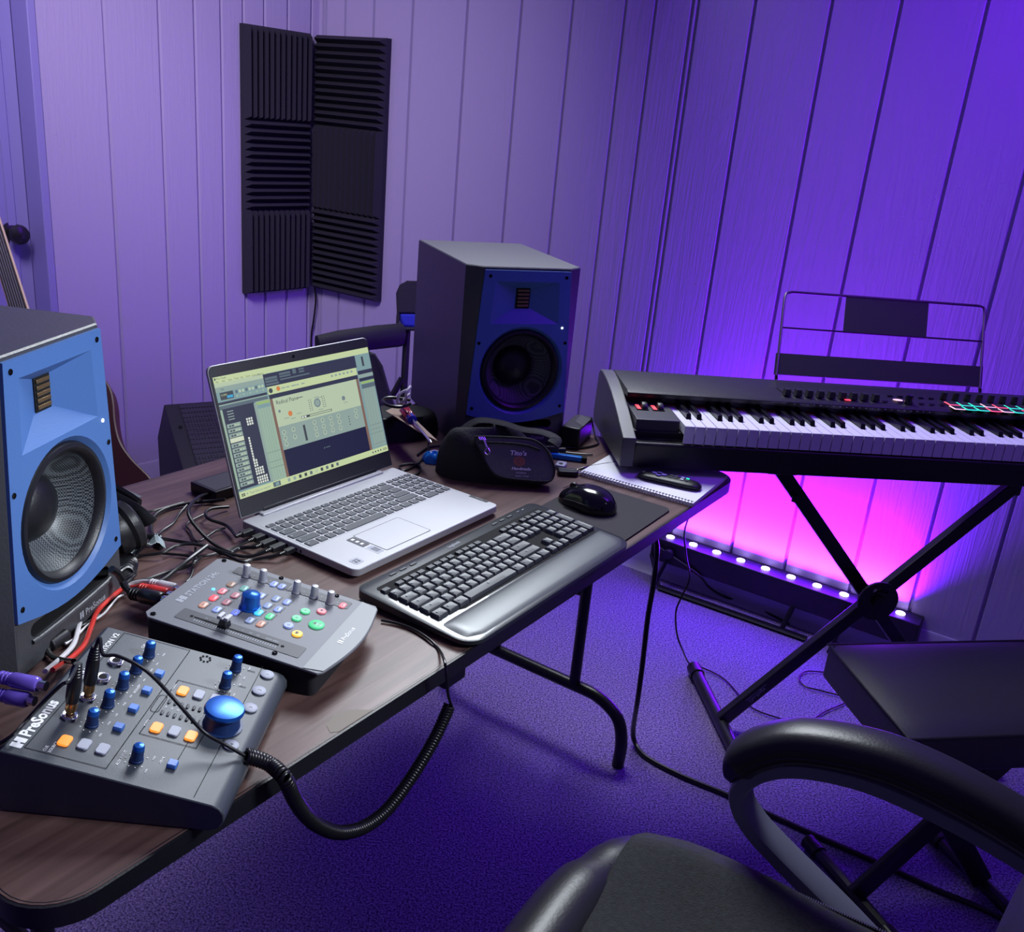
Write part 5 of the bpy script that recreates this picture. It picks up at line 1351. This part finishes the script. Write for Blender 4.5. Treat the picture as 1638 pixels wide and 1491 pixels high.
b = MB(Xs); b.lathe([(.0085, .0465), (.0099, .048), (.0092, .0615), (.0046, .0645)], 20); b.build('ferrule', M['bluecloth'], sd_)
b = MB(Xs); b.lathe([(.0028, .063), (.0028, L_-.012), (.0034, L_-.006), (.0010, L_)], 10); b.build('shaft', M['chrome'], sd_)
cable('speaker_lead', 'black lead looping on the table between the laptop and the far speaker', [at(686, 700, TZ+.02), at(684, 722, TZ+.003), at(668, 742, TZ+.003), at(645, 753, TZ+.003), at(640, 745, TZ+.003)]+[at(660, 742, TZ+.003), at(672, 748, TZ+.003), at(668, 758, TZ+.003), at(650, 762, TZ+.003)], .0022)
cable('loop_lead', 'black lead curving behind the blue wrapper into the waist bag', [at(668, 728, TZ+.003), at(685, 716, TZ+.003), at(705, 713, TZ+.003), at(725, 714, TZ+.003)], .0022)
# white cord bundle behind the far speaker's corner
for k, (lab, m, pts) in enumerate((('white cord loop standing up beside the far speaker', 'whitecab', ((655, 622, .13), (640, 630, .12), (636, 645, .10), (648, 640, .11), (650, 628, .13), (657, 618, .14))), ('grey cord coil lying left of the white cord loop', 'rubber', ((656, 640, .10), (625, 636, .10), (612, 640, .10), (620, 648, .10), (640, 651, .10), (656, 646, .10))), ('lilac cord end hanging from the coil onto the tan paper', 'whitecab', ((656, 630, .11), (646, 640, .10), (648, 652, .085), (652, 660, .075))))):
    cable('cord_loop', lab, [at(x, y, TZ+z) for x, y, z in pts], .0028 if k != 1 else .0035, m)

# ================================================================== CABLES LEFT OF THE LAPTOP
def c7(*p): return [at(140+x/5.85, 740+y/5.85, TZ+(z if z else .004)) for x, y, z in p]
def usb(obj_pts, label, port_px, r=.0022, w=.012, l=.026, name='usb_cable', m='rubber'):
    """cable thing ending in a plug pushed into the laptop's left side"""
    tip = at(port_px[0], port_px[1], TZ+.0106); t_ = thing(name, label, 'cable', tuple(tip), 0)
    inw = Vector((cos(LT), sin(LT), 0)); side = Vector((-sin(LT), cos(LT), 0))
    Xp = Matrix(((inw.x, side.x, 0, 0), (inw.y, side.y, 0, 0), (0, 0, 1, 0), (0, 0, 0, 1)))
    b = MB(Xp); b.prism(rr(l, w, .002, 3, -l/2-.003, 0), -.0042, .0042); b.build('plug', M['black'], t_, bevel=.0012)
    b = MB(Xp); b.box(-.003, .0004, -w*.36, w*.36, -.0022, .0022); b.build('plug_shell', M['chrome'], t_)
    b = MB(Xp)
    for k in range(4): b.tube([(-l-.004-.0028*k, 0, 0), (-l-.0028-.0028*k, 0, 0)], .0036-.0003*k, 8)
    b.build('strain_relief', M['rubber'], t_)
    e = tip-inw*(l+.012)
    b = MB(); b.tube(smooth_path([e-tip]+[Vector(p)-tip for p in obj_pts], 7), r, 8); b.build('lead', M[m], t_)
    return t_
LPx = lambda y: (Vector(LO)+Vector((-sin(LT), cos(LT), 0))*y)
def pxof(P):
    d = P-CC; z = d.dot(CF); return (IW/2+FPX*d.dot(CR)/z, IH/2-FPX*d.dot(CU)/z)
def port(y):
    P = LPx(y); return pxof(Vector((P.x, P.y, TZ+.0106)))
usb(c7((1430, 800, 0), (1330, 835, 0), (1180, 760, .008), (1050, 640, .018), (960, 520, .030), (950, 430, .034), (1020, 340, .024), (1130, 297, .010), (1310, 305, .004)), 'black usb cable making the tall loop left of the laptop', port(.172), .0030)
usb(c7((1300, 590, .008), (1140, 530, .012), (1105, 470, .014), (1170, 430, .012), (1320, 415, .006)), 'black charging lead with a stubby plug, rearmost on the laptop side', port(.222), .0026, .011, .022, 'charger_cable')
usb(c7((1340, 810, 0), (1130, 868, 0), (1000, 880, 0), (860, 862, 0), (700, 850, 0)), 'black usb cable running back under the crossing leads from the second laptop port', port(.196), .0020, .013, .020)
usb(c7((1500, 880, .004), (1300, 845, .006), (1100, 780, .010), (860, 738, .010), (620, 702, .010), (520, 700, .012)), 'black usb cable sweeping from the fourth laptop port to the ribbed plug', port(.150), .0026, .012, .026)
usb(c7((1560, 905, 0), (1440, 925, 0), (1270, 850, .005), (1050, 770, .012), (860, 772, .012), (700, 842, .010), (480, 875, .006), (330, 920, .006), (250, 1010, .006)), 'black usb-c cable from the front laptop port across to the speaker', port(.128), .0024, .009, .018, 'usb_c_cable')
cable('data_cable', 'grey-black cable arching from behind the screen down to the table left of it', c7((1290, 345, .01), (1150, 360, .006), (920, 385, .005), (740, 430, .005), (630, 500, .005), (595, 600, .005), (620, 700, .005), (690, 800, .004)), .0030)
cable('thin_lead', 'thin black lead wandering from the arching cable down towards the fader controller', c7((930, 400, .006), (860, 480, 0), (800, 570, 0), (700, 640, 0), (620, 720, .006), (480, 830, .01), (420, 950, 0), (350, 1060, 0), (345, 1130, 0)), .0022)
cable('crossing_lead', 'thick black lead crossing diagonally over the others towards the red plugs', c7((1120, 780, .016), (960, 900, .014), (820, 1010, .008), (700, 1100, 0), (560, 1130, 0)), .0034)
cable('low_lead', 'black lead lying flat on the wood behind the red and white plugs', c7((1060, 880, 0), (1010, 930, .012), (900, 985, .006), (760, 1020, 0), (560, 1090, 0), (400, 1118, 0)), .0026)
cable('spiral_lead', 'thin black lead curling from the laptop side down behind the fader controller', c7((1290, 612, .008), (1200, 640, .006), (1030, 740, .004), (960, 640, .004), (925, 590, .004), (970, 545, .004), (1100, 480, .004)), .0018)
cable('curl_lead', 'thin black lead curling round into the back of the fader controller', c7((1010, 800, .006), (1015, 900, 0), (980, 950, .004), (985, 1010, 0), (960, 1080, 0), (925, 1120, 0)), .0020)
cable('back_lead', 'black lead on the wood behind the headphones', c7((560, 460, 0), (620, 452, 0), (700, 430, 0), (900, 375, 0)), .0022)
t = thing('ribbed_plug', 'black ribbed cable plug lying beside the headphones', 'plug', tuple(at(200, 861, TZ+.010)), 0)
e1 = at(246, 858, TZ+.012)-at(200, 861, TZ+.010); Xs = e1.to_track_quat('Z', 'Y').to_matrix().to_4x4()
b = MB(Xs); b.lathe([(.005, 0), (.0068, .004), (.0068, .022), (.0058, .026)], 16); b.build('plug_body', M['rubber'], t)
b = MB(Xs)
for k in range(7): b.lathe([(.0042-.0003*k, .026+.0036*k), (.0056-.0003*k, .0268+.0036*k), (.0056-.0003*k, .0282+.0036*k), (.0042-.0003*k, .029+.0036*k)], 14)
b.build('strain_relief', M['rubber'], t)
# twist-tied bundle next to the speaker
for k in range(6):
    c_ = at(183+3*k, 905+5*k, TZ+.008); b = MB(); R_ = .030-.0022*k
    b.tube([(R_*cos(a), .6*R_*sin(a), .003*sin(3*a)+.002*k) for a in [2*pi*q/26 for q in range(26)]], .0027, 7, closed=True)
    o_ = b.build('cable_coil', M['rubber']); o_.location = c_; o_.rotation_euler = (.25, 0, .5+.2*k)
    tag(o_, 'coiled black cable in the heap beside the left speaker foot', 'cable', 'coils heaped beside the left speaker')
t = thing('plastic_bag', 'clear crinkled plastic sleeve in the cable heap under the headphones', 'plastic wrap', tuple(at(215, 878, TZ+.004)), .6)
def pl_(u, v): return ((u-.5)*.085, (v-.5)*.028+.004*sin(9*u), .007+.006*sin(11*u+3*v)*cos(7*v)+.004*sin(23*u))
b = MB(); b.grid(pl_, 22, 9); b.build('sleeve', mat('crinkled_clear_plastic', (.42, .50, .50), .18, spec=.9), t, smooth=25, solid=.0008)
# controller input plugs
def plugpair(name, label, a, c, m, r, ribs=True, ms='chrome'):
    a, c = at(*a), at(*c); t = thing(name, label, 'plug', tuple(a), 0); d = c-a; L = d.length; Xs = d.to_track_quat('Z', 'Y').to_matrix().to_4x4()
    b = MB(Xs); b.lathe([(r*.5, 0), (r*.72, L*.06), (r*.8, L*.30), (r, L*.36), (r, L*.8), (r*.85, L*.84)], 16); b.build('sleeve', M[m], t)
    b = MB(Xs); b.lathe([(r*.62, L*.82), (r*.62, L)], 14); b.build('connector', M[ms], t)
    for k in range(3):
        b = MB(Xs); z = L*(.08+.08*k); b.lathe([(r*.70, z), (r*.86, z+L*.015), (r*.86, z+L*.035), (r*.70, z+L*.05)], 14); b.build('rib', M[m], t)
    return t
def c8(x, y, z): return (160+x/8.19, 880+y/8.19, TZ+z)
plugpair('red_plug', 'red rubber audio plug pushed into the back of the fader controller', c8(500, 480, .018), c8(960, 590, .022), 'red', .0075)
plugpair('white_plug', 'white audio plug behind the red one at the fader controller', c8(640, 415, .018), c8(1060, 515, .022), 'whitecab', .0065)
plugpair('microphone_plug', 'fat black audio plug, nearest of the three behind the fader controller', c8(380, 560, .020), c8(900, 670, .026), 'rubber', .0105)
cable('microphone_cable', 'thick grey-black cable rising beside the speaker to the fat black plug', [at(*c8(150, 250, .06)), at(*c8(230, 300, .05)), at(*c8(290, 390, .036)), at(*c8(330, 480, .028)), at(*c8(400, 560, .022))], .0050, 'rubber')
cable('red_cable', 'red audio cable curving past the speaker foot to the dark controller', [at(*c8(520, 480, .018)), at(*c8(400, 490, .014)), at(*c8(260, 530, .008)), at(158, 975, TZ+.006), at(145, 1005, TZ+.006), at(134, 1032, TZ+.006), at(110, 1055, TZ+.006), at(84, 1072, TZ+.02)], .0032, 'red')
cable('white_cable', 'white audio cable running beside the red one', [at(*c8(650, 415, .018)), at(*c8(520, 415, .014)), at(*c8(340, 470, .008)), at(168, 958, TZ+.006), at(140, 972, TZ+.006), at(128, 995, TZ+.006), at(118, 1030, TZ+.006), at(95, 1055, TZ+.006), at(72, 1074, TZ+.02)], .0032, 'whitecab')
cable('thin_white_lead', 'thin pale lead doubled up right of the red cable', [at(*c8(360, 575, .004)), at(*c8(250, 610, .004)), at(*c8(130, 740, .004)), at(*c8(40, 840, .004)), at(140, 1000, TZ+.004), at(118, 1022, TZ+.004), at(104, 1030, TZ+.006)], .0015, 'whitecab')
fz = at(92, 1024, TZ+.010)
t = thing('ferrite_cable', 'black cable with a cylindrical ferrite choke at the foot of the left speaker', 'cable', tuple(fz), 0)
e = at(106, 1014, TZ+.010)-at(80, 1032, TZ+.010); Xs = T(*(-e*.5)) @ e.to_track_quat('Z', 'Y').to_matrix().to_4x4()
b = MB(Xs); b.lathe([(.004, -.002), (.0085, 0), (.0085, e.length), (.004, e.length+.002)], 20); b.build('ferrite_choke', M['black'], t, bevel=.001)
b = MB(); b.tube(smooth_path([Vector(p)-fz for p in (at(80, 1032, TZ+.010), at(77, 1042, TZ+.008), at(86, 1052, TZ+.006), at(100, 1056, TZ+.008), at(118, 1058, TZ+.02))]), .0034, 8); b.build('lead', M['rubber'], t)
b = MB(); b.tube(smooth_path([Vector(p)-fz for p in (at(106, 1014, TZ+.010), at(122, 1004, TZ+.004), at(140, 996, TZ+.004), at(160, 984, TZ+.004))]), .0022, 8); b.build('lead', M['rubber'], t)
# purple sleeved plugs at the back of the dark controller
for k, (a, c, lab) in enumerate((((-6, 1082, .05), (74, 1098, .05), 'purple sleeved audio plug behind the dark controller, upper of two'), ((-10, 1110, .035), (56, 1122, .035), 'purple sleeved audio plug behind the dark controller, lower of two'))):
    plugpair('audio_plug', lab, (a[0], a[1], TZ+a[2]), (c[0], c[1], TZ+c[2]), 'purplecl', .0085)['group'] = 'purple sleeved plugs'
# ---- headphones
hp = thing('headphones', 'black over-ear headphones lying behind the left speaker', 'headphones', tuple(at(205, 838, TZ+.0006)), 0)
def hl(x, y, z): return at(x, y, TZ+z)-Vector(hp.location)
c_ = hl(196, 846, .041)
Xc = T(*c_) @ RZ(.9) @ RY(radians(72))
b = MB(Xc); b.lathe([(.0, -.030), (.026, -.028), (.036, -.020), (.038, -.006), (.036, .0)], 32, sx=1, sy=.85); b.build('ear_cup', M['black'], hp)
b = MB(Xc); b.lathe([(.034, .0), (.040, .006), (.040, .016), (.032, .021), (.022, .018), (.020, .008), (0, .006)], 32, sx=1, sy=.85); b.build('ear_pad', M['leather'], hp)
b = MB(); P = [hl(150, 786, .066), hl(178, 800, .062), hl(205, 814, .056), hl(226, 828, .050), hl(236, 838, .040)]
b.tube(smooth_path(P), .022, 10, flat=(.85, .34)); b.build('headband', M['leather'], hp, bevel=0)
b = MB(); P = [hl(150, 772, .070), hl(178, 782, .068), hl(206, 797, .062), hl(222, 808, .056)]
b.tube(smooth_path(P), .020, 8, flat=(.6, .28)); b.build('headband_pad', M['black'], hp)
# ---- black hub behind the laptop
d0 = at(337, 785, TZ+.018)
hb = thing('black_drive', 'flat black box peeking out behind the left edge of the laptop screen', 'drive', (d0.x, d0.y, TZ+.0006), .99)
b = MB(); b.box(.0, .11, -.012, .055, 0, .018); b.build('case', M['black'], hb, bevel=.002)
b = MB(); b.box(.006, .104, -.006, .049, .018, .0184); b.build('lid', M['io_strip2'], hb)

# worn pale patch on the table edge and small scuff
b = MB(); wp = [at(x, y, TZ+.0004) for x, y in ((522, 1160), (535, 1143), (560, 1135), (598, 1136), (604, 1141), (545, 1172), (528, 1172))]
Ti = RZ(-TTH) @ T(-TO.x, -TO.y, 0)
q = [Ti @ p for p in wp]; b.add([(p.x, max(.0035, p.y), TZ+.0004) for p in q], [tuple(range(len(q)))]); b.build('worn_patch', mat('worn_cream_patch', (.20, .165, .13), .55), tbl)

# ================================================================== BACKGROUND
# folding camp chair in the corner
def rt(x, y, t): return CC+ray(x, y)*t
c0_ = rt(640, 560, 2.85)
cc = thing('camp_chair', 'black folding chair with a blue-striped back, in the corner behind the speaker', 'chair', (c0_.x, c0_.y, 0), 0)
def cl(x, y, t): return rt(x, y, t)-Vector((c0_.x, c0_.y, 0))
b = MB(); P = [cl(641, 700, 2.88), cl(645, 640, 2.87), cl(651, 530, 2.86), cl(655, 450, 2.86)]; P[0].z = .45
b.tube(P, .011, 10); b.build('back_post', M['steel'], cc)
b = MB(); b.tube([cl(508, 553, 2.62), cl(540, 547, 2.65), cl(600, 540, 2.75), cl(640, 536, 2.84)], [.028, .031, .034, .034], 14, flat=(1.05, .7)); b.build('arm_pad', M['nylon'], cc)
def cq(nm, pts, m, th=.03):
    P = [cl(*p) for p in pts]; nn = (P[1]-P[0]).cross(P[-1]-P[0]).normalized()*th/2
    n = len(P); b = MB(); b.add([tuple(p+nn) for p in P]+[tuple(p-nn) for p in P], [tuple(range(n)), tuple(reversed(range(n, 2*n)))]+[(i, n+i, n+(i+1) % n, (i+1) % n) for i in range(n)]); return b.build(nm, M[m], cc, bevel=.008)
cq('backrest', [(636, 520, 2.84), (634, 470, 2.84), (640, 456, 2.84), (652, 450, 2.84), (760, 452, 2.92), (760, 505, 2.92), (700, 503, 2.88), (640, 502, 2.84)], 'nylon', .026)
cq('back_stripe', [(638, 502, 2.838), (760, 505, 2.918), (760, 530, 2.918), (642, 524, 2.838)], 'bluecloth', .022)
b = MB(); b.tube([cl(637, 503, 2.83), cl(636, 520, 2.83), cl(642, 526, 2.83), (cl(700, 527, 2.87)), cl(760, 532, 2.91)], .0055, 8); b.build('stripe_edge', M['nylon'], cc)
cq('seat_side', [(540, 700, 2.6), (585, 560, 2.6), (600, 566, 2.6), (612, 585, 2.62), (622, 620, 2.64), (632, 650, 2.66), (640, 700, 2.66)], 'nylon', .02)
b = MB(); P = [cl(622, 640, 2.86), cl(632, 625, 2.86), cl(643, 605, 2.86)]; b.tube(P, .010, 8); b.build('hinge', M['steel'], cc)
for dx, dy in ((.02, .0), (-.22, -.28), (.42, -.02)):
    b = MB(); b.tube([(dx, dy, 0), (dx*.5-.06, dy+.05, .46)], .011, 8); b.build('leg', M['steel'], cc)
# wedge monitor on the floor
WT = at(262, 647, .42); WR_ = at(350, 641, .42); wa = atan2((WR_-WT).y, (WR_-WT).x)
wm = thing('stage_monitor', 'black wedge floor monitor with a perforated grille behind the table', 'speaker', (WT.x, WT.y, 0), wa)
sp_ = [(.0, .42), (.132, .265), (.114, .0), (-.32, .0), (-.385, .215)]
b = MB(); Wd = .42
b.rings([[(x, y, z) for y, z in sp_] for x in (0, Wd)]); b.build('cabinet', M['wedge'], wm, bevel=.004)
gs = Vector((0, -.385, .215))-Vector((0, 0, .42)); 
gm_ = mat('perforated_steel_grille', (.02, .02, .026), .5); nt = gm_.node_tree; bb_ = nt.nodes['Principled BSDF']; tc = nt.nodes.new('ShaderNodeTexCoord'); vo = nt.nodes.new('ShaderNodeTexVoronoi'); vo.inputs['Scale'].default_value = 105; vo.inputs['Randomness'].default_value = .15
rp = nt.nodes.new('ShaderNodeValToRGB'); rp.color_ramp.elements[0].position = .36; rp.color_ramp.elements[0].color = (.002, .002, .003, 1); rp.color_ramp.elements[1].position = .42; rp.color_ramp.elements[1].color = (.035, .033, .045, 1)
nt.links.new(tc.outputs['Object'], vo.inputs['Vector']); nt.links.new(vo.outputs['Distance'], rp.inputs[0]); nt.links.new(rp.outputs[0], bb_.inputs['Base Color'])
gn = gs.cross(Vector((1, 0, 0))).normalized(); gn = gn if gn.z > 0 else -gn
def gp(x, t, h): p = Vector((x, 0, .42))+gs*t+gn*h; return tuple(p)
b = MB(); b.hexa([gp(.045, .985, .001), gp(Wd-.045, .985, .001), gp(Wd-.045, .02, .001), gp(.045, .02, .001), gp(.045, .985, .0045), gp(Wd-.045, .985, .0045), gp(Wd-.045, .02, .0045), gp(.045, .02, .0045)])
b.build('grille', gm_, wm)
for t_ in (.25, .70):
    b = MB(Matrix.Translation(gp(.030, t_, .0)) @ gn.to_track_quat('Z', 'Y').to_matrix().to_4x4()); b.lathe([(.006, 0), (.006, .003), (.003, .004), (0, .003)], 12); b.build('screw', M['screw'], wm)
# electric guitar leaning left of it
P2_ = rt(44.7, 474, 2.2); P1_ = rt(9, 360, 2.27); nk = (P1_-P2_).normalized(); gn_ = Vector((.30, -.90, .25)); gn_ = (gn_-nk*gn_.dot(nk)).normalized(); gx = nk.cross(gn_)
g0 = P2_-nk*.50-gx*.021
GX = Matrix(((gx.x, nk.x, gn_.x, 0), (gx.y, nk.y, gn_.y, 0), (gx.z, nk.z, gn_.z, 0), (0, 0, 0, 1)))
gt = thing('electric_guitar', 'dark red electric guitar with a maple-edged neck leaning at the far left', 'guitar', tuple(g0), 0)
half = [(0, -.22), (.08, -.215), (.135, -.18), (.158, -.12), (.152, -.06), (.128, 0), (.116, .05), (.119, .10), (.129, .15), (.131, .19), (.118, .225), (.09, .235), (.055, .20), (.030, .14)]
bodyp = [(x, y) for x, y in half]+[(-x, y) for x, y in reversed(half[1:])]
bodyp = [(p.x, p.y) for p in smooth_path([(x, y, 0) for x, y in bodyp], 4, True)]
b = MB(GX); b.prism(bodyp, -.02, .022); b.build('body', M['guitar_red'], gt, bevel=.004)
b = MB(GX); b.prism([(-.020, .10), (.020, .10), (.0215, .14), (.019, .735), (-.019, .735), (-.0215, .14)], .020, .034); nkp = b.build('neck', M['cream'], gt, bevel=.002)
b = MB(GX); b.prism([(-.0185, .09), (.0185, .09), (.0165, .735), (-.0165, .735)], .034, .038); fb_ = b.build('fretboard', M['rosewood'], nkp)
b = MB(GX)
for k in range(20): y = .735-.62*(1-2**(-(k+1)/12))*1.0; b.box(-.0175, .0175, y-.0004, y+.0004, .038, .0384)
b.build('frets', M['darkknob'], fb_)
b = MB(GX)
for k in range(6): x = -.0125+.005*k; b.box(x-.0003, x+.0003, -.08, .76, .0405, .0410)
b.build('strings', M['grey_btn'], gt)
b = MB(GX); b.prism([(-.019, .735), (.019, .735), (.020, .79), (-.012, .92), (-.045, .935), (-.040, .80)], .012, .028); b.build('headstock', M['cream'], gt, bevel=.003)
for k in range(2):
    b = MB(GX); b.prism(rr(.075, .034, .006, 4, 0, -.04+.075*k), .022, .032); b.build('pickup', M['black'], gt)
b = MB(GX); b.box(-.04, .04, -.115, -.09, .022, .036); b.build('bridge', M['chrome'], gt, bevel=.003)
gs_ = thing('guitar_stand', 'black tubular stand holding the red guitar off the floor', 'stand', (g0.x, g0.y, 0), 0)
fwd = Vector((gn_.x, gn_.y, 0)).normalized(); lat = Vector((-fwd.y, fwd.x, 0))
low = g0+nk*-.215
for s in (-1, 1):
    b = MB(); p0 = low+lat*.10*s-Vector((g0.x, g0.y, 0)); b.tube([tuple(p0+fwd*.05+Vector((0, 0, .035))), tuple(p0+fwd*.055-Vector((0, 0, .012))), tuple(p0-fwd*.05-Vector((0, 0, .012)))], .008, 8); b.build('cradle_arm', M['rubber'], gs_)
    b = MB(); b.tube([tuple(p0-fwd*.05-Vector((0, 0, .012))), tuple(p0*1.0+lat*.08*s+fwd*.12-Vector((0, 0, p0.z)))], .008, 8); b.build('leg', M['steel'], gs_)
b = MB(); p0 = low-Vector((g0.x, g0.y, 0)); b.tube([tuple(p0+lat*.10-fwd*.05-Vector((0, 0, .012))), tuple(p0-lat*.10-fwd*.05-Vector((0, 0, .012)))], .008, 8); b.build('cross_tube', M['steel'], gs_)
b = MB(); b.tube([tuple(p0-fwd*.05-Vector((0, 0, .012))), tuple(p0-fwd*.30-Vector((0, 0, p0.z)))], .008, 8); b.build('rear_leg', M['steel'], gs_)
